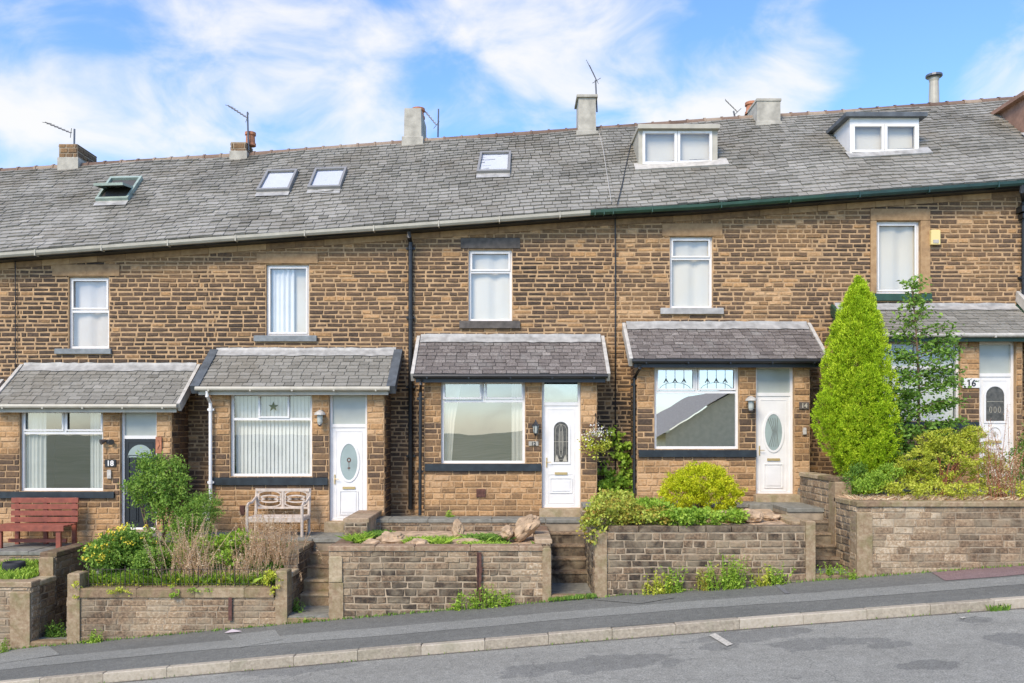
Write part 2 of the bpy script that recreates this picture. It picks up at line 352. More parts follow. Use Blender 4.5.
def door(house, Y, r, fan, style, col='white', frm='white'):
    x0, x1, z0, z1 = wx(r[0],Y), wx(r[2],Y), wz(r[3],Y), wz(r[1],Y); y = Y+.09; zt = wz(fan, Y); cx = (x0+x1)/2
    d = MB(); d.box(x0+.05, x1-.05, y+.02, y+.06, z0, zt-.03)
    w = x1-x0-.1; h = zt-z0
    if style in ('oval', 'oval2'):
        panel(d, x0+.2, x1-.2, z0+.12, z0+.62, y+.02); ring(d, cx, z0+h*.62, y+.002, .18, .38, .045)
    elif style == 'arch':
        panel(d, x0+.17, x1-.17, z0+.3, z0+.62, y+.02); bars(d, x0+.135, x1-.135, z0+.09, z0+.70, y+.011, .014, .02); ring(d, cx, z0+h*.635, y+.004, .15, .42, .045, arch=True)
    elif style == 'fan':
        for a, b in ((x0+.13, cx-.04), (cx+.04, x1-.13)): panel(d, a, b, z0+.15, z0+.8, y+.02); panel(d, a, b, z0+.95, z0+1.55, y+.02)
    else:
        ring(d, cx, z0+h*.72, y+.004, .19, .36, .045, arch=True); ring(d, cx, z0+h*.42, y+.004, .12, .14, .03); panel(d, x0+.2, x1-.2, z0+.12, z0+.6, y+.02)
    bars(d, x0+.115, x1-.115, z0+.05, zt-.1, y+.012, .014, .02)
    dr = d.build('door', M[col], house)
    f = MB(); bars(f, x0, x1, z0-.01, z1, y, .05, .09); f.box(x0+.05, x1-.05, y+.002, y+.088, zt-.03, zt+.04); f.build('door_frame', M[frm], dr)
    g = MB(); g.box(x0+.05, x1-.05, y+.05, y+.056, zt+.04, z1-.05); g.build('fanlight', M['glass_bay' if style == 'arch' else 'frosted'], dr)
    g = MB(); k = MB()
    if style == 'oval': oval(g, cx, z0+h*.62, y+.012, .18, .38); ring(k, cx, z0+h*.64, y+.008, .022, .03, .02); oval(k, cx, z0+h*.555, y+.009, .03, .016, d=.002); k.box(cx-.004, cx+.004, y+.006, y+.01, z0+h*.53, z0+h*.63)
    elif style == 'oval2':
        oval(g, cx, z0+h*.62, y+.012, .18, .38); 
        for j in range(-2, 3): k.tube([(cx+j*.05, y+.007, z0+h*.62-.3), (cx+j*.02+.03, y+.007, z0+h*.62), (cx+j*.05-.02, y+.007, z0+h*.62+.3)], .004, 4)
    elif style == 'arch':
        oval(g, cx, z0+h*.635, y+.014, .15, .42, arch=True); zc = z0+h*.635
        ring(k, cx, zc+.02, y+.006, .035, .33, .012); ring(k, cx, zc+.02, y+.005, .015, .2, .008); k.box(cx-.15, cx+.15, y+.007, y+.01, zc+.0, zc+.008)
        ring(k, cx, zc, y+.008, .11, .36, .006, arch=True)
        for sx in (-1, 1): k.poly([(cx+sx*.03,y+.006,zc-.41),(cx+sx*.13,y+.006,zc-.41),(cx+sx*.09,y+.006,zc-.26)])
    elif style == 'fan':
        g.poly([(cx+math.cos(math.pi*q/14)*.26, y+.006, zt-.42+math.sin(math.pi*q/14)*.27) for q in range(15)])
    else:
        oval(g, cx, z0+h*.72, y+.014, .19, .36, arch=True); oval(k, cx, z0+h*.42, y+.006, .03, .06, n=8, d=.002)
        for q in (-.09,0,.09): ring(k, cx+q, z0+h*.66, y+.007, .02, .06, .008, n=10)
        k.box(cx-.17, cx+.17, y+.007, y+.01, z0+h*.74, z0+h*.74+.008)
    if g.v: g.build('door_glass', M['glass_dark' if style in ('arch','shaped') else 'frosted_green'], dr)
    if k.v: k.build('leadwork', M['cream' if style in ('arch','shaped') else 'metal' if style=='oval2' else 'rust'], dr)
    if style != 'fan':
        b = MB(); zz = z0+h*(.345 if style != 'arch' else .33); b.box(cx-.13, cx+.13, y-.006, y+.02, zz-.025, zz+.025, bev=.004); b.build('letterbox', M['brass'], dr)
    b = MB(); X = x0+.1; zz = z0+h*.44; b.box(X-.01, X+.012, y-.002, y+.02, zz-.11, zz+.09); b.tube([(X,y-.01,zz),(X,y-.04,zz),(X+.09,y-.045,zz)], .008, 6); b.build('handle', M['brass' if style != 'fan' else 'metal'], dr)
    return dr
def slates(parent, name, surf, u0, u1, L_, expo, wid, m, seed=1, lift=.016, tone=None, skip=None):
    """surf(u, s) -> point and the outward normal; s metres up the slope"""
    rr = random.Random(seed); mb = MB(); rows = int(L_/expo)+1
    for i in range(rows):
        s0 = i*expo; s1 = min(s0+expo*1.25, L_)
        if s0 >= L_-.03: break
        u = u0-rr.uniform(0, wid); sw = wid*(1-.2*i/rows)
        while u < u1:
            w = sw*rr.uniform(.75, 1.2); a, b = max(u, u0), min(u+w, u1); u += w
            if b-a < .02: continue
            if u1-b < .07: b = u1; u = u1+1
            if a-u0 < .05: a = u0
            if skip and skip((a+b)/2, s0): continue
            dj = rr.uniform(-.012, .012); l1 = lift*rr.uniform(.8, 1.6); l2 = l1*rr.uniform(.7, 1.3); g = .006
            P = lambda x, s, h: surf(x, s)[0]+surf(x, s)[1]*h
            A, B_, C_, D = P(a+g,s0+dj,l1), P(b-g,s0+dj+rr.uniform(-.006,.006),l2), P(b-g,s1,.002), P(a+g,s1,.002)
            A0, B0 = P(a+g,s0+dj,-.012), P(b-g,s0+dj,-.012)
            tv = rr.gauss(.48, .09) if tone is None else tone((a+b)/2, s0, rr)
            mb.mesh([A,B_,C_,D,A0,B0], [(0,1,2,3),(4,5,1,0),(4,0,3),(1,5,2)], tv)
    return mb.build(name, M[m], parent)
NTXT = [0]
def text(s, x, y, z, size, m, parent, name='numerals'):
    cu = bpy.data.curves.new('t', 'FONT'); cu.body = s; cu.size = size; cu.extrude = .003; cu.align_x = 'CENTER'; cu.offset = .004
    o = bpy.data.objects.new('t', cu); C.objects.link(o); bpy.context.view_layer.update()
    me = bpy.data.meshes.new_from_object(o.evaluated_get(bpy.context.evaluated_depsgraph_get())); bpy.data.objects.remove(o)
    V = [(x+v.co.x, y-v.co.z, z+v.co.y) for v in me.vertices]; F = [tuple(p.vertices) for p in me.polygons]
    return link(name, V, F, m, parent)
def fbm(x, z, s): return noise.fractal(Vector((x*s, z*s, 3.1)), 1.0, 2.0, 4)
def main_tone(x, z, r):
    n = fbm(x, z, .55); n2 = fbm(x+40, z, .25)
    t = .185+.19*r+.34*n+.22*n2+(-.035 if x < -2.2 else .02)
    if r > .93-.25*max(0, n2): t += .36
    return max(.02, min(.95, t+max(0, (z-ZG(x)+1.0))*.25))
def bay_tone(zb, zt):
    def f(x, z, r):
        h = (z-zb)/(zt-zb); n = fbm(x+9, z, .9)
        t = .38+.35*r+.3*n+(.25 if h > .68 else .22 if h < .30 else -.19)
        return max(.05, min(.95, t))
    return f
HOUSES = []
def house(i, label, px, cfg):
    x0, x1 = BX[i], BX[i+1]; h = thing('terraced_house', ((x0+x1)/2, YW, zs((x0+x1)/2)), label, 'house', 'stone terraced houses in one row'); HOUSES.append(h)
    bl = cfg['bay']; bx0, bx1 = wx(bl, YB), wx(bl+172.5, YB); floor = cfg['floor']; pat = cfg['patio']
    uw = cfg.get('uw'); holes = [(bx0+.12-x0, bx1-.12-x0, floor-.3, wz(cfg['eave']-2, YE)-.1, 1)]
    if uw: holes.append((wx(uw[0],YW)-x0, wx(uw[2],YW)-x0, wz(uw[3],YW), wz(uw[1],YW)))
    mb = MB(); zb = zs(x0)-.4
    stone_face(mb, (x0, YW, 0), EX, -EY, 0, x1-x0, zb, max(ZG(x0), ZG(x1)), holes, ch=.0945, v00=-4.2, edges=lambda s_, v: 0 if (i+s_) in (0,7) else .13*math.sin((i+s_)*12.9+v*78.2), ln=(.16,.38), tone=lambda u, v, r: main_tone(x0+u, v, r), top=lambda u: ZG(x0+u)-.15, seed=i+1, gap=.0175, proud=(.004,.018), rough=.006)
    yb = 25.2; A, B = x0+.004, x1-.004
    for X in (A, B): mb.poly([(X,YW+.01,zb),(X,yb,zb),(X,yb,ZG(X)),(X,YR,ZR(X)-.1),(X,YW+.01,ZG(X)+.2)], .3, 2)
    mb.poly([(A,yb,zb),(B,yb,zb),(B,yb,ZG(B)),(A,yb,ZG(A))], .4, 2); mb.poly([(A,YW,floor-.1),(B,YW,floor-.1),(B,yb,floor-.1),(A,yb,floor-.1)], .4, 2)
    mb.poly([(A,YW+.05,floor+2.75),(B,YW+.05,floor+2.75),(B,yb,floor+2.75),(A,yb,floor+2.75)], .4, 2)
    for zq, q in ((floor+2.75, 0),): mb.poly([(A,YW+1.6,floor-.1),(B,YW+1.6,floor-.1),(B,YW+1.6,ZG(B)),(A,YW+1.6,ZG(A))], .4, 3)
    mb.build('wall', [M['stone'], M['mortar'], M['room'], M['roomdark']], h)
    # cornice of smooth stones under the eaves
    c = MB(); n = 7; rr = random.Random(i)
    for k in range(n):
        a, b = x0+(x1-x0)*k/n+.004, x0+(x1-x0)*(k+1)/n-.004; s = (ZG(b)-ZG(a))/(b-a)
        c.box(a, b, YW-.03, YW+.1, ZG(a)-.245, ZG(a)-.115, rr.uniform(.15,.7), dzdx=s, bev=.006)
    c.build('eaves_course', M['dressed'], h)
    f = MB(); V=[]
    for k in range(9):
        X = A+(B-A)*k/8; z = ZG(X)
        V += [(X,YW+.12,z-.115),(X,YG+.10,z-.115),(X,YG+.10,z+.02)]
    f.mesh(V, [(k*3+q,k*3+3+q,k*3+4+q,k*3+1+q) for k in range(8) for q in (0,1)]); f.build('soffit', M['black'], h)
    # roof
    Ls = math.hypot(YR-YG, ZR(0)-ZG(0))
    def surf(X, s):
        t = s/Ls; a = Vector((X, YG, ZG(X)+.03)); b = Vector((X, YR, ZR(X)-.05)); d = b-a
        nr = Vector((1,0,(ZG(X+.5)-ZG(X-.5)))).cross(d).normalized()
        return a+d*t+Vector((0,0,.012*math.sin(X*1.7+s)+.01*math.sin(s*2.3-X))), nr
    u = MB(); V=[]; F=[]
    for k in range(13):
        X = A+(B-A)*k/12
        for s in (.02, Ls*.5, Ls): p, q = surf(X, s); V.append(p-q*.02)
        V.append((X, 25.4, ZG(X)-.1))
    for k in range(12):
        for q in range(3): F.append((k*4+q,k*4+4+q,k*4+5+q,k*4+1+q))
    u.mesh(V, F); rf = u.build('roof', M['slate_under'], h)
    def rtone(x, s, rr): return rr.gauss(.5, .085)+.25*fbm(x, s, .8)+(.10 if s < 1.6 else -.02)
    slates(rf, 'slates', surf, x0-.003, x1+.003, Ls, .165, .25, 'slate', seed=50+i, tone=rtone, lift=.027)
    rt = MB(); n = 10; rr = random.Random(90+i)
    for k in range(n):
        a, b = x0+(x1-x0)*k/n, x0+(x1-x0)*(k+1)/n; V=[]; R=.135
        for X, r in ((a,R),(a+.05,R),(a+.05,R-.018),(b+.01,R-.02)):
            for q in range(9): an = math.pi*q/8; V.append((X, YR-math.cos(an)*r, ZR(X)-.14+math.sin(an)*r))
        rt.mesh(V, [(l*9+q,l*9+9+q,l*9+10+q,l*9+1+q) for l in range(3) for q in range(8)], rr.uniform(.1,.9))
    rt.build('ridge_tiles', M['ridge'], rf)
    # gutter
    for (ga, gb, gm) in cfg.get('gutter', [(x0, x1, 'cream')]):
        g = MB(); V=[]; n = 12; prof = [(.06,0),(.055,-.05),(.02,-.085),(-.03,-.085),(-.065,-.05),(-.07,0),(-.06,.0),(-.055,-.04),(-.02,-.07),(.045,-.04),(.05,0)]
        for k in range(n+1):
            X = ga+(gb-ga)*k/n
            for y, z in prof: V.append((X, YG-.04+y, ZG(X)-.005+z*1.15))
        m = len(prof); g.mesh(V, [(k*m+q,k*m+m+q,k*m+m+(q+1)%m,k*m+(q+1)%m) for k in range(n) for q in range(m)])
        for k in range(3): X = ga+(gb-ga)*(k+.5)/3; g.box(X-.012, X+.012, YG-.118, YG+.03, ZG(X)-.12, ZG(X)+.005)
        g.build('gutter', M[gm], h)
    if uw: window(h, YW, **cfg['uwk'])
    # ---- bay with its lean-to roof
    ze = wz(cfg['eave'], YE); ztop = wz(cfg['top'], YW); Zt = ze-.02; zb = pat-.12
    W = cfg['bw']; D = cfg['door']
    hw = (wx(W[0],YB)-bx0, wx(W[2],YB)-bx0, wz(W[3],YB), wz(W[1],YB)); hd = (wx(D[0],YB)-bx0, wx(D[2],YB)-bx0, wz(D[3],YB), wz(D[1],YB))
    mb = MB(); bt = bay_tone(zb, Zt); ft = lambda u, v, r: bt(bx0+u, v, r)
    stone_face(mb, (bx0, YB, 0), EX, -EY, 0, bx1-bx0, zb, Zt, [hw, hd], ch=.118, ln=(.18,.38), tone=ft, seed=20+i, gap=.012, proud=(.004,.018), rough=.005)
    for X, N_, s in ((bx0, -EX, 31), (bx1, EX, 33)):
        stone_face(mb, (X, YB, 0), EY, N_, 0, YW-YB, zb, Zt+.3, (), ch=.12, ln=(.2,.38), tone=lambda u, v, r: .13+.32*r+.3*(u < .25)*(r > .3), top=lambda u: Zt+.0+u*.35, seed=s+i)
        mb.poly([(X, YB, Zt), (X, YW, Zt), (X, YW, ztop-.03)], .3, 1)
    mb.poly([(bx0,YB+.01,Zt-.01),(bx1,YB+.01,Zt-.01),(bx1,YW,Zt-.01),(bx0,YW,Zt-.01)], .5, 2)
    bw = mb.build('bay_wall', [M['stone'], M['mortar'], M['room']], h)
    l = MB(); zz = wz(W[1], YB)+.003; rr = random.Random(i*3)
    l.box(bx0-.004, wx(D[0],YB)-.12, YB-.022, YB+.09, zz, Zt-.004, .5, bev=.005); l.box(wx(D[0],YB)-.11, bx1+.004, YB-.022, YB+.09, wz(D[1],YB)+.003, Zt-.004, .65, bev=.005); l.build('lintel', M['dressed'], bw)
    ds = MB(); ds.box(wx(D[0],YB)-.06, wx(D[2],YB)+.06, YB-.2, YB+.1, pat-.05, wz(D[3],YB)-.002, .75, bev=.01); ds.build('doorstep', M['coping'], bw)
    # bay roof
    ex0, ex1 = wx(cfg['er'][0], YE), wx(cfg['er'][1], YE); d0 = Vector((0, YW-YE, ztop-ze)); Lb = d0.length; nb = Vector((0,-d0.z,d0.y)).normalized(); du = d0.normalized()
    sb = lambda X, s: (Vector((X, YE, ze))+du*s, nb)
    bm = MB(); Q = [Vector((ex0,YE,ze)), Vector((ex1,YE,ze)), Vector((ex1,YW,ztop)), Vector((ex0,YW,ztop))]; q2 = [p-nb*.06 for p in Q]
    bm.mesh([p-nb*.012 for p in Q]+q2, [(0,1,2,3),(7,6,5,4),(0,4,5,1),(1,5,6,2),(2,6,7,3),(3,7,4,0)]); br = bm.build('bay_roof', M['slate_under'], h)
    slates(br, 'slates', sb, ex0+.02, ex1-.02, Lb-.16, .135, .24, cfg.get('slate','slate_purple'), seed=70+i, lift=.016)
    fl = MB(); V=[]; n=24; rr = random.Random(i+400)
    for k in range(n+1):
        X = ex0+.05+(ex1-ex0-.1)*k/n; s = Lb-.24+rr.uniform(-.02,.02)
        V += [sb(X, s)[0]+nb*.03, sb(X, Lb-.03)[0]+nb*.04, Vector((X, YW-.03, ztop+.07+rr.uniform(-.01,.01)))]
    fl.mesh(V, [(k*3+q,k*3+3+q,k*3+4+q,k*3+1+q) for k in range(n) for q in (0,1)]); fl.build('flashing', M['lead'], br)
    for X, mm in ((ex0, cfg['barge'][0]), (ex1, cfg['barge'][1])):
        b = MB(); w = .035 if mm != 'darklead' else .09; up = .035; dn = -.15
        P = [Vector((X-w, 0, 0)), Vector((X+w, 0, 0))]; a = Vector((0,YE-.03,ze-.02)); e = Vector((0,YW-.01,ztop+.01))
        V = [P[0]+a+nb*dn, P[1]+a+nb*dn, P[1]+a+nb*up, P[0]+a+nb*up, P[0]+e+nb*dn, P[1]+e+nb*dn, P[1]+e+nb*up, P[0]+e+nb*up]
        b.mesh(V, [(3,2,1,0),(4,5,6,7),(0,1,5,4),(1,2,6,5),(2,3,7,6),(3,0,4,7)]); b.build('bargeboard', M[mm], br)
    f = MB(); f.box(ex0+.06, ex1-.06, YE+.03, YE+.06, ze-.17, ze-.03); f.box(ex0+.06, ex1-.06, YE+.061, YB-.024, ze-.12, ze-.09); f.build('fascia', M[cfg['fascia']], br)
    g = MB(); zg = ze-.045; g.tube([(ex0+.02, YE-.04, zg), (ex1-.02, YE-.04, zg)], .048, 10)
    for k in range(5): X = ex0+.3+(ex1-ex0-.6)*k/4; g.box(X-.015, X+.015, YE-.095, YE+.03, zg-.055, zg-.02)
    g.build('bay_gutter', M[cfg['bgut']], br)
    window(h, YB, **cfg['bwk']); door(h, YB, D, cfg['fan'], cfg['dstyle'], cfg.get('dcol','white'))
    for path, r, mm in cfg.get('pipes', ()):
        p = MB(); p.tube(path, r, 10)
        zt_, zb_ = path[-2][2], path[-1][2]; X, Y = path[-1][0], path[-1][1]; z = zt_-.1
        while z > zb_: p.tube([(X,Y,z),(X,Y,z-.07)], r*1.28, 10); p.box(X-r*1.9, X+r*1.9, Y, Y+r*1.6, z-.055, z-.015); z -= 1.5
        p.build('downpipe', M[mm], h)
    if 'num' in cfg:
        s, nx, ny, w, hh, pm, tm, sz = cfg['num']; X, Z = wx(nx, YB), wz(ny, YB); p = MB(); p.box(X-w/2, X+w/2, YB-.035, YB-.005, Z-hh/2, Z+hh/2, bev=.004); pl = p.build('house_number', M[pm], h)
        text(s, X, YB-.037, Z-sz*.36, sz, M[tm], pl)
    for (vx, vy, vw, vh) in cfg.get('vents', ()):
        X, Z = wx(vx, YB), wz(vy, YB); p = MB(); p.box(X-vw/2, X+vw/2, YB-.03, YB+.02, Z-vh/2, Z+vh/2)
        for k in range(5): xx = X-vw/2+vw*(k+.5)/5; p.box(xx-.008, xx+.008, YB-.038, YB-.03, Z-vh/2+.01, Z+vh/2-.01)
        p.build('air_brick', M['rust'], h)
    return h
def up(r, **k): return dict(r=r, **k)
def bayk(r, gm='glass_bay', **k): return dict(r=r, gm=gm, inset=.08, **k)
BL = lambda i: -1+212.7*(i-1)
CFG = {}
DP = lambda px, y0, y1, Y: (wx(px, Y), Y, wz(y0, Y))
for i in range(7):
    CFG[i] = dict(bay=BL(i), top=337, eave=374, gutter=[(BX[i], BX[i+1], 'cream')])
def bay_generic(i, dy):
    b = BL(i); return dict(floor=1.364-dy*.0207*1, patio=1.2-dy*.0207, eave=374+dy, top=337+dy, er=(b-12,b+183), barge=('dirtywhite','dirtywhite'), fascia='black', bgut='black',
        bw=(b+17,380+dy,b+101,463+dy), door=(b+118,379+dy,b+156.5,508+dy), fan=403.5+dy, dstyle='arch', bwk=bayk((b+17,380+dy,b+101,463+dy), vbars=((b+59,380+dy,401+dy),), hbars=((401+dy,b+17,b+101),), sill=(b+1,463.5+dy,b+116,471+dy,.06), sillm='sillblack', dress='nets'))
CFG[0].update(bay_generic(0, 44)); CFG[0].update(uw=(-134,292,-94,363), uwk=up((-134,292,-94,363), sill=(-144,363,-84,369), dress='blind'))
CFG[6].update(bay_generic(6, -44)); CFG[6].update(uw=(1080,208,1122,280), uwk=up((1080,208,1122,280), sill=(1072,280,1130,286), dress='blind'), gutter=[(BX[6], BX[7], 'dgreen')])
b = BL(1)
CFG[1].update(floor=.677, patio=.65, eave=404, top=366, er=(-10,178.7), barge=('dirtywhite','dirtywhite'), fascia='cream', bgut='cream', slate='slate',
    bw=(19.6,408.5,103,491), door=(120,408,156.5,530), fan=437.5, dstyle='fan', dcol='blackdoor',
    bwk=bayk((19.6,408.5,103,491), gm='glass_field', vbars=((63,408.5,433),), hbars=((433,19.6,103),), lights=((22,411,62,431,0),(64,411,101,431,0)), sill=(0,491.5,115,498,.06), sillm='sillblack', dress='nets'),
    uw=(68.5,277,109,348.5), uwk=up((68.5,277,109,348.5), hbars=((311,68.5,109),), lights=((70.5,279,107,309,0),), sill=(56,348.8,112,354), lintel=(53,264.5,120,276), dress='pinkblind', label='white window with a bar across its middle'),
    num=('18', 111, 463, .22, .15, 'black', 'wflower', .15))
CFG[2].update(floor=1.095, patio=.88, eave=386.5, top=351, er=(195,391), barge=('darklead','darklead'), fascia='cream', bgut='cream', slate='slate',
    bw=(230,393,312,476.5), door=(329,392,367,521), fan=426, dstyle='oval',
    bwk=bayk((230,393,312,476.5), gm='glass_curtained', hbars=((419,230,312),), lights=((257.5,394.5,288.5,418,0),), sill=(212.5,477.5,328,485,.05), sillm='sillblack', dress='vertical'),
    uw=(266,264.5,309,335.5), uwk=up((266,264.5,309,335.5), lights=((268,266.5,307,333.5,0),), sill=(254.5,335.7,317,341.5), lintel=(257,253.5,318,263.5), dress='half', label='white single-light window with a drawn-back curtain'),
    vents=((242.5,510,.1,.2),),
    pipes=(([DP(207,391,0,YE-.03), DP(207,396,0,YE-.03), DP(210.5,403,0,YB-.09), DP(210.5,500,0,YB-.09)], .035, 'white'),))
CFG[3].update(floor=1.364, patio=1.2, eave=374, top=337.5, er=(412.5,608.5), barge=('dirtywhite','dirtywhite'), fascia='black', bgut='black',
    gutter=[(BX[3], wx(590,YG), 'cream'), (wx(590,YG)+.002, BX[4], 'green')],
    bw=(441,380,525,463.5), door=(542,379,580.6,508), fan=404, dstyle='arch',
    bwk=bayk((441,380,525,463.5), vbars=((483,380,401),), hbars=((401,441,525),), lights=((443,382,481.5,399,1),(485,382,523.5,399,0)), sill=(425,463.7,541,471,.05), sillm='sillblack', dress='swags'),
    uw=(468.5,249.6,512,321), uwk=up((468.5,249.6,512,321), hbars=((271.5,468.5,512),), lights=((470.5,251.6,510,270.5,0),), sill=(459.5,321.2,520,328.5), sillm='darksill', lintel=(460.7,238,520,248.5), lintm='darksill', dress='blind', label='white upstairs window under a dark lintel'),
    num=('12', 533.5, 443.5, .2, .09, 'cement', 'black', .1), vents=((481,493,.19,.17),),
    pipes=(([DP(409,232,0,YG-.03), DP(409,236,0,YG-.03), (wx(411,YW),YW-.08,wz(243,YW)), (wx(411,YW),YW-.08,wz(509,YW))], .05, 'black'),
           ([DP(421,379,0,YE-.03), DP(421,384,0,YE-.03), DP(420.5,392,0,YB+.0-.1), (wx(420.5,YB),YB-.1,wz(515,YB))], .035, 'black')))
CFG[4].update(floor=1.654, patio=1.5, eave=359, top=324.5, er=(631,828), barge=('dirtywhite','dirtywhite'), fascia='black', bgut='black', gutter=[(BX[4], BX[5], 'green')],
    bw=(654.5,365.6,739,449), door=(756,365.6,794,494), fan=394.5, dstyle='oval2',
    bwk=bayk((654.5,365.6,739,449), gm='glass_grey', vbars=((697,365.6,392),), hbars=((392,654.5,739),), lights=((657,368,695.5,390,0),(698.5,368,736.5,390,0)), sill=(638.5,450,756,457,.05), sillm='sillblack'),
    uw=(670,236.5,712.5,308), uwk=up((670,236.5,712.5,308), hbars=((258,670,712.5),), lights=((672,238.5,710.5,257,0),), sill=(660,308.2,723,314.2), sillm='lead', lintel=(662,223.5,722,236), dress='blind', label='white upstairs window over a pale sill'),
    num=('14', 803.7, 405.5, .2, .14, 'darksill', 'cream', .13),
    pipes=(([DP(640,364,0,YE-.03), DP(640,368,0,YE-.03), DP(634.5,378,0,YB+.1), (wx(634.5,YB+.1),YB+.1,wz(493,YB+.1))], .035, 'black'),))
b = BL(5)
CFG[5].update(floor=1.93, patio=1.78, eave=333, top=306.5, er=(853,1050), barge=('green','green'), fascia='green', bgut='dirtywhite', slate='slate', gutter=[(BX[5], BX[6], 'dgreen')],
    bw=(874,341.5,960.5,421), door=(979.5,341.5,1016,477), fan=375, dstyle='shaped',
    bwk=bayk((874,341.5,960.5,421), gm='glass_curtained', vbars=((917,341.5,367),), hbars=((367,874,960.5),), sill=(852,422,978,429,.05), sillm='sillblack', dress='vertical'),
    uw=(876,221,920,293.5), uwk=up((876,221,920,293.5), lights=((878.5,223.5,917.5,291,0),), sill=(871,294,930.5,301), sillm='green', surround=(870,209,929.5,293.3), dress='blind', label='white upstairs window in a dressed stone surround'),
    num=('16', 970.5, 383, .36, .2, 'white', 'black', .19),
    pipes=(([(wx(1021,YG),YG-.03,wz(185,YG)), (wx(1021,YG),YG-.03,wz(192,YG)), (wx(1021.5,YW),YW-.09,wz(203,YW)), (wx(1021.5,YW),YW-.09,wz(310,YW))], .05, 'black'),))
LAB = ['stone terraced house at the far left edge, only its end strip in view',
 'stone terraced house with a black front door beside a red bench, white trimmed bay roof',
 'stone terraced house with two closed roof windows and vertical blinds in its bay',
 'middle stone terraced house with lead-patterned white door and one roof window above',
 'stone terraced house with a cream flat-roofed dormer and an oval-glazed white door',
 'stone terraced house behind the tall golden conifer, with a white dormer under a dark roof',
 'stone terraced house at the far right edge with a brown dormer corner showing']
for i in range(7): house(i, LAB[i], None, CFG[i])
def roofchild(i): return [c for c in HOUSES[i].children if c.name.startswith('roof')][0]
# ---- chimneys
def chimney(i, xa, xb, ytop, ybase, depth, m, pots=(), capm=None, baseh=.3, taper=0, label=None, steps=0):
    p = roofpt((xa+xb)/2, ybase); Y = p.y; x0, x1 = wx(xa,Y), wx(xb,Y); z0, z1 = p.z-.5, wz(ytop, Y); c = MB(); rr = random.Random(i+int(xa))
    if m == 'stone':
        V = [(x0,x1)]
        stone_face(c, (x0,Y,0), EX, -EY, 0, x1-x0, z0, z1, (), ch=.13, ln=(.18,.3), tone=lambda u,v,r:.35+.3*r, seed=5)
        stone_face(c, (x1,Y,0), EY, EX, 0, depth, z0-.6, z1, (), ch=.13, ln=(.18,.3), tone=lambda u,v,r:.25+.3*r, seed=6)
        stone_face(c, (x0,Y,0), EY, -EX, 0, depth, z0-.6, z1, (), ch=.13, ln=(.18,.3), tone=lambda u,v,r:.25+.3*r, seed=7)
        c.box(x0+.004, x1-.004, Y+.02, Y+depth, z0-1, z1-.004, .5, 1); mats = [M['stone'], M['mortar_grey']]
    else:
        e = taper; V = [(x0,Y,z0-1),(x1,Y,z0-1),(x1,Y+depth,z0-1),(x0,Y+depth,z0-1),(x0+e,Y+e,z1),(x1-e,Y+e,z1),(x1-e,Y+depth-e,z1),(x0+e,Y+depth-e,z1)]
        c.mesh(V, [(0,1,5,4),(1,2,6,5),(2,3,7,6),(3,0,4,7),(4,5,6,7)]); mats = [M[m]]
    ch = c.build('chimney', mats, roofchild(i))
    if label: ch['label'] = label
    b = MB(); zr = p.z; b.box(x0-.03, x1+.03, Y-.03, Y+.5, zr-.25, zr+baseh, bev=.02); b.build('flashing', M['cement'], ch)
    if capm: b = MB(); b.box(x0-.02, x1+.02, Y-.02, Y+depth+.02, z1, z1+.07, bev=.015); b.build('chimney_cap', M[capm], ch)
    for (dx, dy, r, hh, pm, cap) in pots:
        b = MB(); z = z1; b.lathe(x0+dx, Y+dy, [(r*1.15,z),(r*1.15,z+.06),(r,z+.07),(r*.92,z+hh-.08),(r*1.15,z+hh-.07),(r*1.15,z+hh),(r*.8,z+hh),(r*.75,z+hh-.1)], 14); q = b.build('chimney_pot', M[pm], ch, smooth=False)
    return ch
chimney(1, 59, 77.4, 144, 169, 1.0, 'stone', baseh=.30, label='stone chimney with a wide side face')
chimney(1, 231, 246, 142, 158.5, .55, 'stone', baseh=.20, pots=((.40,.30,.12,.34,'terracotta',0),))
chimney(2, 403, 422, 107.6, 145, 1.4, 'cement', taper=.03, pots=((.3,.8,.15,.27,'terracotta',0),), baseh=.22)
chimney(3, 577.5, 597, 97, 135.5, .8, 'cement', taper=.03, pots=((.22,.5,.07,.2,'terracotta',0),), capm='cement', baseh=.12)
chimney(4, 757, 780.5, 101, 125, 1.1, 'cement', pots=((.12,.9,.15,.3,'terracotta',0),), capm='cement', baseh=.1, label='cream rendered chimney with a terracotta pot')
f = MB(); Yc = 22.6; X = wx(934, Yc); f.lathe(X, Yc, [(.15,wz(104,Yc)-.8),(.13,wz(98,Yc)),(.115,wz(82,Yc)),(.13,wz(80,Yc)),(.13,wz(78.5,Yc)),(.19,wz(77.5,Yc)),(.2,wz(75.5,Yc)),(.1,wz(74,Yc))], 14)
f.build('chimney_pot', M['cream'], roofchild(5)); f = MB(); f.lathe(X, Yc, [(.17,wz(78,Yc)),(.21,wz(77,Yc)),(.21,wz(75,Yc)),(.06,wz(73.6,Yc))], 14); f.build('cowl', M['metal'], roofchild(5))
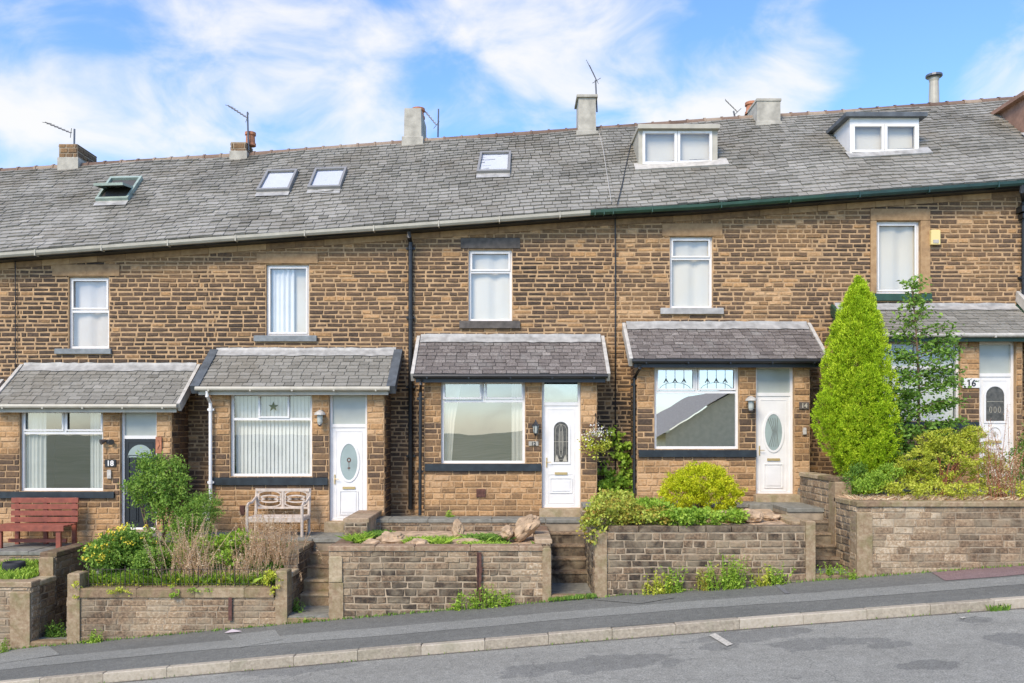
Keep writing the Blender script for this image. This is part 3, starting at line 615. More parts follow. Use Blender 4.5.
# ---- roof windows
def skylight(i, TL, TR, BR, BL_, fm, open_=False, m='glass_roof'):
    P = [roofpt(*q) for q in (TL, TR, BR, BL_)]; n = (P[1]-P[0]).cross(P[3]-P[0]).normalized(); n = n if n.z > 0 else -n
    mb = MB(); O = [p+n*.11 for p in P]; c = sum(P, Vector())/4; I = [c+(p-c)*.86+n*.11 for p in P]; B0 = [p-n*.05 for p in P]; I0 = [c+(p-c)*.86+n*.02 for p in P]
    for k in range(4):
        l=(k+1)%4; mb.poly([O[k],O[l],I[l],I[k]]); mb.poly([B0[k],B0[l],O[l],O[k]]); mb.poly([I[k],I[l],I0[l],I0[k]])
    w = mb.build('roof_window', M[fm], HOUSES[i])
    g = MB(); Q = [c+(p-c)*.88+n*.085 for p in P]
    if open_:
        up_ = (P[0]-P[3]).normalized(); mid = [(Q[0]+Q[3])/2, (Q[1]+Q[2])/2]; hl = (Q[0]-Q[3]).length/2*1.1
        d = (up_*math.cos(.55)-n*math.sin(.55)); Q = [mid[0]+d*hl, mid[1]+d*hl, mid[1]-d*hl, mid[0]-d*hl]
        nn = (Q[1]-Q[0]).cross(Q[3]-Q[0]).normalized(); nn = nn if nn.z > 0 else -nn; cc = sum(Q, Vector())/4
        s = MB(); O=[q+nn*.03 for q in Q]; I=[cc+(q-cc)*.8+nn*.03 for q in Q]; B=[q-nn*.03 for q in Q]
        for k in range(4): l=(k+1)%4; s.poly([O[k],O[l],I[l],I[k]]); s.poly([B[k],B[l],O[l],O[k]])
        s.build('sash', M[fm], w); w['label'] = 'roof window tilted open, pale green frame'
        Q = [cc+(q-cc)*.84+nn*.02 for q in Q]
    g.poly(Q); g.build('pane', M[m], w)
    b = MB(); b.poly([c+(p-c)*.82+n*.05 for p in P]); b.build('blind', M['roofblind' if not open_ else 'roomdark'], w)  # sheet colour carries the sky reflection; open sash gets painted room gloom
    f = MB(); e = [P[3]+(P[3]-P[0])*.18, P[2]+(P[2]-P[1])*.18]; f.poly([P[3]+n*.045, P[2]+n*.045, e[1]+n*.042, e[0]+n*.042]); f.build('flashing', M['lead'], w)
M['palegreen'] = mat('pale_green_frame', (.30,.36,.29), .5, nscale=6, namt=.2); M['greyframe'] = mat('grey_brown_frame', (.24,.23,.21), .5)
skylight(1, (111.7,180.7), (143.5,180), (129,202), (96.5,203), 'palegreen', True, 'frosted')  # pale opaque pane has the sky's reflection put into its colour
skylight(2, (268,174), (298.5,173), (290,193), (257,194), 'greyframe'); skylight(2, (316,172), (347.7,170.8), (341,190.5), (308,191.3), 'greyframe')
skylight(3, (480.7,155.5), (511.3,154.8), (510.2,174.7), (476.8,175.5), 'greyframe')
# ---- dormers
def dormer(i, xa, xb, yt, yb, fasc, fm, panes, slabm, over, skirt, cheek, label, slabt=.1):
    p = roofpt((xa+xb)/2, yb); Y = p.y; x0, x1, z0, z1 = wx(xa,Y), wx(xb,Y), p.z-.02, wz(yt, Y)
    pitch = (roofz(x0,Y+.5)-roofz(x0,Y)) / .5; run = (z1-z0)/pitch+.35
    def back(x, z): return Y+(z-roofz(x, Y))/pitch+.05
    mb = MB(); hs = [(wx(a,Y)-x0, wx(b,Y)-x0, wz(d,Y), wz(c,Y)) for a, c, b, d in panes]
    us = sorted({0, x1-x0, *[h[k] for h in hs for k in (0,1)]}); vs = sorted({z0, z1, *[h[k] for h in hs for k in (2,3)]})
    for a, b in zip(us, us[1:]):
        for c, d in zip(vs, vs[1:]):
            if any(h[0] <= (a+b)/2 <= h[1] and h[2] <= (c+d)/2 <= h[3] for h in hs): continue
            mb.poly([(x0+a,Y,c),(x0+b,Y,c),(x0+b,Y,d),(x0+a,Y,d)])
    for X in (x0, x1): mb.poly([(X,Y,roofz(X,Y)-.1),(X,Y,z1),(X,back(X,z1)+.2,z1)])
    d = mb.build('dormer', M[cheek], HOUSES[i]); d['label'] = label
    s = MB(); s.box(x0-over, x1+over, Y-.12, Y+run, z1, z1+slabt, bev=.012); s.build('dormer_roof', M[slabm], d)
    w = MB(); g = MB()
    for a, b, c_, d_ in hs:
        bars(w, x0+a, x0+b, c_, d_, Y-.02, .06, .07); g.poly([(x0+a+.04,Y+.015,c_+.04),(x0+b-.04,Y+.015,c_+.04),(x0+b-.04,Y+.015,d_-.04),(x0+a+.04,Y+.015,d_-.04)])
    w.build('frame', M[fm], d); g.build('pane', M['glass'], d)
    b = MB(); b.box(x0+.08, x1-.08, Y+.15, Y+.16, z0, z1); b.build('blind', M['blind'], d)  # pale sheet carries the panes' sky reflection in its colour
    k = MB(); n0 = Vector((0,-pitch,1)).normalized(); u_ = Vector((0,1,pitch)).normalized(); A = Vector((wx(skirt[0],Y),Y,roofz(x0,Y))); B = Vector((wx(skirt[1],Y),Y,roofz(x1,Y)))
    k.mesh([A+n0*.06-u_*skirt[2], B+n0*.06-u_*skirt[2], B+n0*.06+u_*.12, A+n0*.06+u_*.12, A-n0*.02-u_*skirt[2], B-n0*.02-u_*skirt[2]], [(0,1,2,3),(0,4,5,1)]); k.build('flashing', M[skirt[3]], d)
dormer(4, 638.5, 717.5, 130, 165.5, 0, 'white', ((642.5,131,677,164.3),(677.5,131,712,163.3)), 'cream', .03, (634,727,.22,'dirtywhite'), 'cream', 'cream dormer with a thin flat roof and two panes')
dormer(5, 850, 919, 118, 154, 0, 'white', ((852,124,884,152.5),(884.5,124,917,152)), 'darklead', .14, (846,929,.2,'lead'), 'white', 'white dormer under an overhanging dark roof')
M['brown'] = mat('brown_boarding', (.30,.17,.11), .7, nscale=6, namt=.2)
dormer(6, 1026, 1110, 97, 134, 0, 'white', ((1036,104,1066,130),(1068,104,1100,130)), 'brown', .14, (1022,1115,.15,'lead'), 'brown', 'brown boarded dormer cut by the right edge of the photo')
# party line cables on the wall and the roof
for i, px, y0, y1 in ((1, 16.5, 262, 400), (4, 615, 214, 470)):
    p = MB(); p.tube([(wx(px,YW),YW-.045,wz(y0,YW)),(wx(px,YW),YW-.045,wz(y1,YW))], .009 if i == 1 else .014, 6); p.build('cable', M['black'], HOUSES[i])
p = MB(); pts = [roofpt(*q) for q in ((599,135),(603,152),(607,178),(611,204))]; p.tube([q+Vector((0,-.04,.04)) for q in pts], .007, 6); p.build('cable', M['dirtywhite'], roofchild(3))
p = MB(); pts = [roofpt(*q) for q in ((632,140),(627,162),(622,186),(617,206))]; p.tube([q+Vector((0,-.03,.03)) for q in pts], .010, 6); p.build('cable', M['black'], roofchild(4))
# hopper head at right
p = MB(); X = wx(1021.5, YW); p.box(X-.13, X+.13, YW-.24, YW-.02, wz(214,YW), wz(207,YW), bev=.03); p.box(X-.09, X+.09, YW-.2, YW-.03, wz(220,YW), wz(214,YW), bev=.03); p.build('hopper', M['black'], HOUSES[5])
# star sticker in the bay window of the second house, lead flowers in the fourth
st = [c for c in HOUSES[2].children if c.name.startswith('window')]
w2 = max(st, key=lambda o: -o.matrix_world.translation.z+0*len(o.name)) if st else None
def child_window(i): return [c for c in HOUSES[i].children if c.name.startswith('window')][-1]
s = MB(); X, Z = wx(272, YB), wz(406.5, YB); P=[]
for k in range(10): a = math.pi/2+math.pi*k/5; r = .11 if k%2 == 0 else .045; P.append((X+math.cos(a)*r, YB+.103, Z+math.sin(a)*r))
s.poly(P); M['olive'] = mat('green_glass_motif', (.16,.17,.07), .6); s.build('star_motif', M['olive'], child_window(2))
s = MB()
for cx_ in (676, 717.5):
    for k in (-1,0,1):
        X, Z = wx(cx_+k*9, YB), wz(379, YB); s.tube([(X,YB+.10,wz(369,YB)),(X,YB+.10,wz(389,YB))], .004, 4)
        for q in (-1, 1): s.tube([(X,YB+.10,Z),(X+q*.045,YB+.10,Z-.07)], .009, 4)
        s.lathe(X, YB+.10, [(.0,Z-.01),(.02,Z),(.0,Z+.03)], 6)
    for k in range(12):
        a = math.pi*k/11; b_ = math.pi*(k+1)/11; X = wx(cx_, YB); Z = wz(390, YB)
        s.tube([(X+math.cos(a)*.33,YB+.10,Z+.0+math.sin(a)*.16),(X+math.cos(b_)*.33,YB+.10,Z+math.sin(b_)*.16)], .004, 4)
s.build('leadwork', M['metal'], child_window(4))
# ------------------------------------------------------------------ street and gardens
def strip(name, Y0, Y1, dz, m, X0=-60, X1=60, step=.5, kind='structure', dzf=None, thick=0):
    n = int((X1-X0)/step); V=[]; F=[]
    for k in range(n+1):
        X = X0+(X1-X0)*k/n
        for Y in (Y0, Y1): V.append((X, Y, zs(X)+dz+(dzf(X,Y) if dzf else 0)))
    for k in range(n): F.append((k*2, k*2+2, k*2+3, k*2+1))
    return tag(link(name, V, F, m), kind=kind)
def roadmat(name, a, b, c, speck=55, bigs=.5, cr=None):
    m = bpy.data.materials.new(name); m.use_nodes = True; N, L = nt(m); bs = N['Principled BSDF']; bs.inputs['Roughness'].default_value = .85
    tc = N.new('ShaderNodeTexCoord'); mp = N.new('ShaderNodeMapping'); mp.inputs['Scale'].default_value = (.35,1,1); L.new(tc.outputs['Object'], mp.inputs['Vector'])
    n1 = N.new('ShaderNodeTexNoise'); n1.inputs['Scale'].default_value = bigs*2; n1.inputs['Detail'].default_value = 8; n1.inputs['Roughness'].default_value = .6; L.new(mp.outputs[0], n1.inputs['Vector'])
    n2 = N.new('ShaderNodeTexNoise'); n2.inputs['Scale'].default_value = speck; n2.inputs['Detail'].default_value = 3; L.new(tc.outputs['Object'], n2.inputs['Vector'])
    n3 = N.new('ShaderNodeTexNoise'); n3.inputs['Scale'].default_value = 9; n3.inputs['Detail'].default_value = 6; L.new(tc.outputs['Object'], n3.inputs['Vector'])
    r = N.new('ShaderNodeValToRGB'); e = r.color_ramp.elements; e[0].position = .3; e[0].color = (*a,1); e[1].position = .72; e[1].color = (*c,1); q = e.new(.5); q.color = (*b,1)
    m1 = N.new('ShaderNodeMath'); m1.operation='MULTIPLY_ADD'; m1.inputs[1].default_value=.45; L.new(n3.outputs['Fac'], m1.inputs[0]); 
    m2 = N.new('ShaderNodeMath'); m2.operation='MULTIPLY_ADD'; m2.inputs[1].default_value=.55; m2.inputs[2].default_value=0; L.new(n1.outputs['Fac'], m2.inputs[0]); L.new(m2.outputs[0], m1.inputs[2]); L.new(m1.outputs[0], r.inputs['Fac'])
    r2 = N.new('ShaderNodeMapRange'); r2.inputs['From Min'].default_value=.3; r2.inputs['From Max'].default_value=.7; r2.inputs['To Min'].default_value=.6; r2.inputs['To Max'].default_value=1.45; L.new(n2.outputs['Fac'], r2.inputs['Value'])
    mx = N.new('ShaderNodeVectorMath'); mx.operation='SCALE'; L.new(r.outputs[0], mx.inputs[0]); L.new(r2.outputs[0], mx.inputs['Scale']); out = mx.outputs[0]
    if cr:
        v = N.new('ShaderNodeTexVoronoi'); v.feature='DISTANCE_TO_EDGE'; v.inputs['Scale'].default_value=cr; 
        nd = N.new('ShaderNodeTexNoise'); nd.inputs['Scale'].default_value=2; L.new(tc.outputs['Object'], nd.inputs['Vector']); av = N.new('ShaderNodeVectorMath'); av.operation='MULTIPLY_ADD'; av.inputs[1].default_value=(.9,.9,.9); L.new(nd.outputs['Color'], av.inputs[0]); L.new(tc.outputs['Object'], av.inputs[2]); L.new(av.outputs[0], v.inputs['Vector'])
        rc = N.new('ShaderNodeMapRange'); rc.inputs['From Max'].default_value=.007; rc.inputs['To Min'].default_value=.72; L.new(v.outputs['Distance'], rc.inputs['Value'])
        mc = N.new('ShaderNodeVectorMath'); mc.operation='SCALE'; L.new(out, mc.inputs[0]); L.new(rc.outputs[0], mc.inputs['Scale']); out = mc.outputs[0]
    L.new(out, bs.inputs['Base Color'])
    bp = N.new('ShaderNodeBump'); bp.inputs['Strength'].default_value=.5; bp.inputs['Distance'].default_value=.006; L.new(n2.outputs['Fac'], bp.inputs['Height']); L.new(bp.outputs[0], bs.inputs['Normal'])
    return m
M['road'] = roadmat('worn_asphalt', (.19,.182,.148), (.25,.24,.197), (.315,.302,.25), cr=.45)
M['patch'] = roadmat('tar_patch', (.12,.118,.11), (.155,.15,.14), (.20,.195,.18))
M['pave'] = roadmat('pavement_asphalt', (.105,.103,.084), (.142,.139,.115), (.185,.181,.15))
M['pavelight'] = roadmat('pavement_trench_strip', (.178,.175,.145), (.217,.213,.178), (.262,.257,.215))
M['redpatch'] = roadmat('red_pavement_patch', (.165,.105,.09), (.20,.13,.115), (.24,.165,.145))
M['kerb'] = tmat('kerb_concrete', [(0,(.20,.165,.12)),(.5,(.42,.36,.265)),(1,(.54,.48,.375))], nscale=22, namt=.55, bump=.7, big=(2.5,(.2,.2,.12),.35,.5,.7))
M['paint'] = mat('worn_road_paint', (.5,.46,.37), .7, nscale=30, namt=.3)
M['gravel'] = mat('gutter_grit', (.16,.14,.11), .95, nscale=60, namt=.5, bump=1)
M['grass'] = tmat('field_grass', [(0,(.16,.22,.11)),(.5,(.33,.36,.22)),(1,(.48,.48,.34))], nscale=.08, namt=.8, bump=0)  # distance haze put into the pale grass colour
strip('road', 4.0, YK, -.14, M['road'], -60, 60)
strip('pavement', YK+.14, YF+.12, 0, M['pave'], -60, 60)
# the light reinstated trench running along the pavement, its edges wavering a little
V=[]; F=[]; n=150
for k in range(n+1):
    X = -16+32*k/n; w = .05*math.sin(X*.9)+.03*nz(X, 3, 0, 1.5)
    for Y in (13.06+w, 13.62+w*.6): V.append((X, Y, zs(X)+.004))
for k in range(n): F.append((k*2,k*2+2,k*2+3,k*2+1))
tag(link('pavement_strip', V, F, M['pavelight']), kind='structure')
def sheet(name, pts, dz, m, Yl=None):
    V = [(x, y, zs(x)+dz) for x, y in pts]; return tag(link(name, V, [tuple(range(len(V)))], m), kind='structure')
def gpt(px, py, dz):                         # pixel on the street surface -> X, Y
    Y = 12.0
    for _ in range(30): X = wx(px, Y); Y = (CZ-zs(X)-dz)*K/(py-HY)
    return wx(px, Y), Y
def blotch(name, cx, cy, rx, ry, dz, off, m, seed, n=90):
    X, Y = gpt(cx, cy, off); a, _ = gpt(cx+rx, cy, off); _, b = gpt(cx, cy-ry, off); rx_, ry_ = abs(a-X), abs(b-Y)
    V=[(X,Y,zs(X)+off+dz)]
    for k in range(n):
        t = 2*math.pi*k/n; r = 1+.55*nz(math.cos(t)+seed, math.sin(t), seed, 1.3)+.3*nz(math.cos(t)*3, math.sin(t)*3+seed, 0, 1.9)+.12*nz(k*.9,seed,0,1)
        x, y = X+math.cos(t)*rx_*r, Y+math.sin(t)*ry_*r; V.append((x, y, zs(x)+off+dz))
    return tag(link(name, V, [(0,k+1,(k+1)%n+1) for k in range(n)], m), kind='structure')
def tar_patches(m, items, off):
    """dark tar repairs with ragged soft edges worked into the road surface"""
    N, L = nt(m); bs = N['Principled BSDF']; src = bs.inputs['Base Color'].links[0].from_socket; tc = N.new('ShaderNodeTexCoord')
    n = N.new('ShaderNodeTexNoise'); n.inputs['Scale'].default_value = 2.6; n.inputs['Detail'].default_value = 7; n.inputs['Roughness'].default_value = .62; L.new(tc.outputs['Object'], n.inputs['Vector']); acc = None
    for cx_, cy_, rx, ry in items:
        X, Y = gpt(cx_, cy_, off); a, _ = gpt(cx_+rx, cy_, off); _, b = gpt(cx_, cy_-ry, off)
        mp = N.new('ShaderNodeMapping'); mp.vector_type = 'TEXTURE'; mp.inputs['Location'].default_value = (X, Y, 0); mp.inputs['Scale'].default_value = (abs(a-X), abs(b-Y), 1e4); L.new(tc.outputs['Object'], mp.inputs['Vector'])
        ln = N.new('ShaderNodeVectorMath'); ln.operation = 'LENGTH'; L.new(mp.outputs[0], ln.inputs[0])
        if acc is None: acc = ln.outputs['Value']
        else: mn = N.new('ShaderNodeMath'); mn.operation = 'MINIMUM'; L.new(acc, mn.inputs[0]); L.new(ln.outputs['Value'], mn.inputs[1]); acc = mn.outputs[0]
    ad = N.new('ShaderNodeMath'); ad.operation = 'MULTIPLY_ADD'; ad.inputs[1].default_value = 2.4; L.new(n.outputs['Fac'], ad.inputs[0]); L.new(acc, ad.inputs[2])
    mr = N.new('ShaderNodeMapRange'); mr.interpolation_type='SMOOTHSTEP'; mr.inputs['From Min'].default_value = 2.32; mr.inputs['From Max'].default_value = 2.12; mr.inputs['To Max'].default_value = .6; L.new(ad.outputs[0], mr.inputs['Value'])
    mx = N.new('ShaderNodeMixRGB'); mx.blend_type = 'MULTIPLY'; mx.inputs[2].default_value = (.52,.53,.55,1); L.new(mr.outputs[0], mx.inputs['Fac']); L.new(src, mx.inputs[1]); L.new(mx.outputs[0], bs.inputs['Base Color'])
tar_patches(M['road'], [(610,663,75,8),(545,669,50,6),(750,635,60,6),(775,632,42,5),(722,646,22,4),(800,644,36,6),(840,642,48,4),(890,645,22,3),(300,668,60,5),(975,620,20,3),(1015,640,25,8),(930,665,40,5)], -.14)
q = [gpt(*p, -.14) for p in ((709,636),(715,634),(733,645),(727,647))]; sheet('road_marking', q, -.126, M['paint'])
q = [gpt(*p, -.14) for p in ((960,618.5),(964,617.5),(966,618.5),(962,619.5))]; sheet('road_marking', q, -.126, M['paint'])
q = [gpt(*p, 0) for p in ((932,573),(990,567),(1024,566),(1060,562),(1062,571),(1000,577),(945,581))]; sheet('pavement_patch', q, .008, M['redpatch'])
q = [gpt(*p, 0) for p in ((228,636),(275,630),(282,640),(240,648))]; sheet('pavement_patch', q, .0085, M['pavelight'])
q = [gpt(*p, 0) for p in ((0,652),(48,646),(60,655),(0,664))]; sheet('pavement_patch', q, .0085, M['pavelight'])
q = [gpt(*p, 0) for p in ((772,583),(776,582),(790,594),(785,594))]; sheet('pavement_joint', q, .009, M['patch'])
q = [gpt(*p, 0) for p in ((591,600),(628,595),(676,598),(640,604))]; sheet('pavement_joint', q, .0085, M['pave'])
# kerb of separate stones in one run
k_ = MB(); rr = random.Random(4); X = -30.0; X = wx(39, YK)-.914*26
while X < 30:
    a, b = X+.003, X+.911; s = (zs(b)-zs(a))/(b-a); j = rr.uniform(-.006,.006)
    k_.box(a, b, YK+rr.uniform(-.008,.008), YK+.135, zs(a)-.3, zs(a)+.006+j, rr.uniform(.3,.6), dzdx=s, bev=.012); X += .914
tag(k_.build('kerb', M['kerb']), kind='structure')
strip('gutter_grit', YK-.05, YK+.0, -.135, M['gravel'], -20, 20, .25, dzf=lambda X, Y: 0)
# ground sheet, reaching the horizon all round
xs = [-900,-600,-400,-250,-150,-90,-60,-34,-25,-18,-12,-6,0,6,12,18,25,34,60,90,150,250,400,600,900]; ys = [-900,-650,-450,-330,-240,-170,-120,-80,-50,-30,-18,-8,0,2,4,8,14,20,26,35,50,80,150,300,900]
V=[]; F=[]
for y in ys:
    for x in xs:
        z = zs(x)-.4
        if y < 2: z -= min(3.5, (2-y)*.05)*(1 if y > -60 else 1)
        if y < -60: z += (-60-y)*.006*(1+.5*nz(x,y,0,.004)) 
        V.append((x,y,z))
W_=len(xs)
for j in range(len(ys)-1):
    for i in range(W_-1): F.append((j*W_+i,j*W_+i+1,(j+1)*W_+i+1,(j+1)*W_+i))
g = link('ground', V, F, M['grass'], tones=[.5]*len(F)); tag(g, kind='structure')
strip('far_pavement', 1.6, 4.0, -.02, M['pave'], -60, 60)
PATH = {0:(-12.7,-12.0), 1:(-8.23,-7.62), 2:(-3.85,-3.13), 3:(.67,1.42), 4:(5.19,5.9), 5:(9.62,10.35), 6:(14.0,14.7)}
PZ = {0:.4, 1:.65, 2:.88, 3:1.2, 4:1.5, 5:1.78, 6:2.05}; YP = {0:16.4, 1:16.3, 2:16.35, 3:16.95, 4:17.0, 5:16.9, 6:16.9}
FT = {1:(.38,.30,.42), 2:(.278,.26,.74), 3:(1.0,.91,1.0), 4:(1.34,1.28,1.42), 5:(1.76,1.70,1.76), 6:(2.0,1.9,2.0)}
ST = {1:(-.64,.64,15.9,17.1,6), 2:(-.20,.87,15.4,16.4,5), 3:(.12,1.19,15.9,16.9,5), 4:(.50,1.48,15.25,16.04,5), 5:(.9,1.77,15.6,16.6,5)}
TONE = {1:(.6,.25), 2:(.60,.16), 3:(.38,.38), 4:(.38,.34), 5:(.58,.30), 6:(.5,.3)}
WL = {1:'low buff stone garden wall at the left edge, around a grassy bed with an old tyre', 2:'pale squared stone garden wall topped with a thin wire railing, overgrown bed behind',
      3:'dark coursed stone garden wall with a rusty iron post, rockery bed behind', 4:'stone garden wall with a dark top course, tall weeds at its foot and a golden bush behind',
      5:'pale tall garden wall with thick coping under the golden conifer', 6:'stone garden wall out at the far right'}
SIDE = {(1,'R'):[(14.8,15.3,.36),(15.3,16.9,.78)], (2,'L'):[(14.8,16.2,.34),(16.2,17.4,.8)], (2,'R'):[(14.84,15.25,.50),(15.25,17.0,.84)], (3,'L'):[(14.8,15.9,.98),(15.9,17.5,1.33)],
        (3,'R'):[(14.84,16.9,1.08)], (4,'L'):[(14.84,17.4,1.37)], (4,'R'):[(14.84,17.45,1.38)], (5,'L'):[(14.8,15.5,1.76),(15.5,17.4,2.12)], (5,'R'):[(14.8,17,1.76)], (6,'L'):[(14.8,17,2.0)]}
PIL = {1:[(10,29.6,592)], 2:[(67.4,79.5,573.5),(275.5,287,571)], 3:[(329,342,557),(542.5,551,548)], 4:[(595,607,530.5),(806,815.5,521)], 5:[(857,872.5,512)], 6:[]}
for p in range(1, 7):
    xl, xr = PATH[p-1][1], PATH[p][0]; ft, s0, s1 = FT[p]; t = thing('garden_wall', ((xl+xr)/2, YF, zs((xl+xr)/2)), WL[p], 'garden wall', 'front garden walls')
    tb, tv = TONE[p]; tn = lambda u, v, r: min(.98, max(.02, tb+tv*(r-.5)*1.6+.35*nz(u, v, p*5, .9)))
    zb = min(zs(xl), zs(xr))-.2; w = MB(); ctop = ft-(.085 if p != 2 else .16)
    if p == 4: ctop = ft-.105
    stone_face(w, (xl,YF,0), EX, -EY, 0, xr-xl, zb, ctop, ch=.118 if p != 2 else .105, ln=(.14,.42), tone=tn, seed=p, gap=.011 if p not in (2,5) else .006, proud=(.003,.016) if p not in (2,5) else (.001,.008), rough=.009)
    stone_face(w, (xl,YF+.26,0), EX, EY, 0, xr-xl, ctop-.12, ctop, tone=tn, seed=p+3)
    stone_face(w, (xr,YF,0), EY, EX, 0, .26, zb, ctop, tone=tn, seed=p+4); stone_face(w, (xl,YF,0), EY, -EX, 0, .26, zb, ctop, tone=tn, seed=p+5)
    w.poly([(xl,YF,ctop-.003),(xr,YF,ctop-.003),(xr,YF+.26,ctop-.003),(xl,YF+.26,ctop-.003)], .5, 1)
    def cop(mb, a, b, c, d, z0, z1, along, rr, ov=.03, L0=.55, L1=1.0):
        u = a if along == 'x' else c; e = b if along == 'x' else d
        while u < e-.01:
            v = min(u+rr.uniform(L0, L1), e); v = e if e-v < .25 else v; j = rr.uniform(-.006,.006)
            if along == 'x': mb.box(u+.003, v-.003, c-ov, d+ov, z0, z1+j, rr.uniform(.35,.7), bev=.018)
            else: mb.box(a-ov, b+ov, u+.003, v-.003, z0, z1+j, rr.random(), bev=.014)
            u = v
    rr = random.Random(p*11); cpm = MB()
    if p == 4:
        tc_ = MB(); rq = random.Random(44); u = xl+.22
        while u < xr-.2:
            v = min(u+rq.uniform(.4,.72), xr-.16); v = xr-.16 if xr-.16-v < .2 else v; tc_.box(u+.008, v-.008, YF-.012, YF+.25, ft-.10, ft, rq.uniform(.12,.42), bev=.012); u = v
        tc_.build('top_course', M['garden_stone'], t)
    if p != 4: cop(cpm, xl+(.22 if p in (2,) else -.02), xr+(.02 if p not in (2,3) else -.22 if p == 2 else -.14), YF, YF+.26, ctop+.002, ft, 'x', rr, ov=.045 if p == 5 else .03)
    for side in ('L', 'R'):
        X = xl if side == 'L' else xr
        for k, (ya, yb_, zt) in enumerate(SIDE.get((p, side), ())):
            a, b = (X, X+.24) if side == 'L' else (X-.24, X)
            if p == 3 and side == 'L' and k == 1: b = X+.42
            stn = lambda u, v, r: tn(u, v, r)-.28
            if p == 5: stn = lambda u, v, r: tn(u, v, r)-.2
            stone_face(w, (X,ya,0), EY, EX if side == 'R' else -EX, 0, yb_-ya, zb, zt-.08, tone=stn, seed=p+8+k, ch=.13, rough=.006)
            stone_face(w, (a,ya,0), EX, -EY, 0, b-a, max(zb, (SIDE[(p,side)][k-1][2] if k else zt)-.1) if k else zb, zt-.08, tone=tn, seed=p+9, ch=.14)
            w.poly([(a if side == 'R' else b,ya,zb),(a if side == 'R' else b,yb_,zb),(a if side == 'R' else b,yb_,zt-.08),(a if side == 'R' else b,ya,zt-.08)], .5, 1)
            w.poly([(a,ya,zt-.083),(b,ya,zt-.083),(b,yb_,zt-.083),(a,yb_,zt-.083)], .5, 1)
            cop(cpm, a, b, ya, yb_, zt-.078, zt, 'y', rr)
            if (p, side, k) in ((1,'R',1),(5,'L',1)):
                pm = MB(); pm.box(a-.02 if side=='R' else a-.03, b+(.03 if side != 'R' else -.004), ya-.05, ya+.26, zs(X)-.1, zt-.082, .55, bev=.02); pm.build('pillar', M['coping'], t)
    w.build('stonework', [M['garden_stone'], M['mortar_mid' if p in (3,4) else 'mortar_grey']], t)
    if cpm.v: cpm.build('coping', M['coping_brown' if p == 3 else 'coping'], t)
    for (pa, pb, py) in PIL[p]:
        pm = MB(); a, b = wx(pa, YF-.04), wx(pb, YF-.04); pm.box(a, b, YF-.04, YF+.27, zs(a)-.2, wz(py, YF-.04), .6, bev=.02)
        if p == 3 and pa < 400: pm = MB(); pm.box(a, b+.02, YF-.035, YF+.27, zs(a)-.2, wz(582,YF), .6, bev=.02); pm.box(a, b, YF-.04, YF+.27, wz(582,YF)+.004, wz(556,YF), .85, bev=.02)
        pm.build('pillar', M['coping'], t)
    if p == 3:
        r_ = MB(); X = wx(479.5, YF); r_.box(X-.035, X+.035, YF-.075, YF-.035, wz(600,YF), wz(552,YF)); r_.box(X-.05, X+.05, YF-.07, YF-.04, wz(572,YF), wz(566,YF)); r_.box(X-.04, X-.03, YF-.11, YF-.075, wz(600,YF), wz(552,YF)); r_.build('rusty_post', M['rust'], t)
    if p == 2:
        r_ = MB(); X = wx(231, YF); r_.box(X-.03, X+.03, YF-.05, YF-.03, wz(620,YF), wz(597,YF)); r_.build('rusty_strap', M['rust'], t)
        rl = MB(); a, b = wx(88,YF+.1), wx(271,YF+.1); y = YF+.12; z0 = ft
        for zz in (.05,.30): rl.tube([(a,y,z0+zz),(b,y,z0+zz)], .004, 5)
        n = 40
        for k in range(n+1): X = a+(b-a)*k/n; rl.tube([(X,y,z0-.02),(X,y,z0+(.36 if k%8 == 0 else .31))], .0055 if k%8 else .009, 5)
        rl.build('railing', M['railing'], t)
    # soil sheet
    V=[]; F=[]; n=26; y0, y1 = YF+.26, YP[p]
    for j in range(11):
        for k in range(n+1):
            X = xl+.1+(xr-xl-.2)*k/n; Y = y0+(y1-y0)*j/10; V.append((X, Y, s0+(s1-s0)*(j/10)**1.2+.05*nz(X, Y, p, 1.6)-.02+(.02 if 0<j<10 else -.03)))
    for j in range(10):
        for k in range(n): F.append((j*(n+1)+k,j*(n+1)+k+1,(j+1)*(n+1)+k+1,(j+1)*(n+1)+k))
    tag(link('garden_soil', V, F, M['sandy' if p in (3,4) else 'soil'], smooth=True), kind='structure')
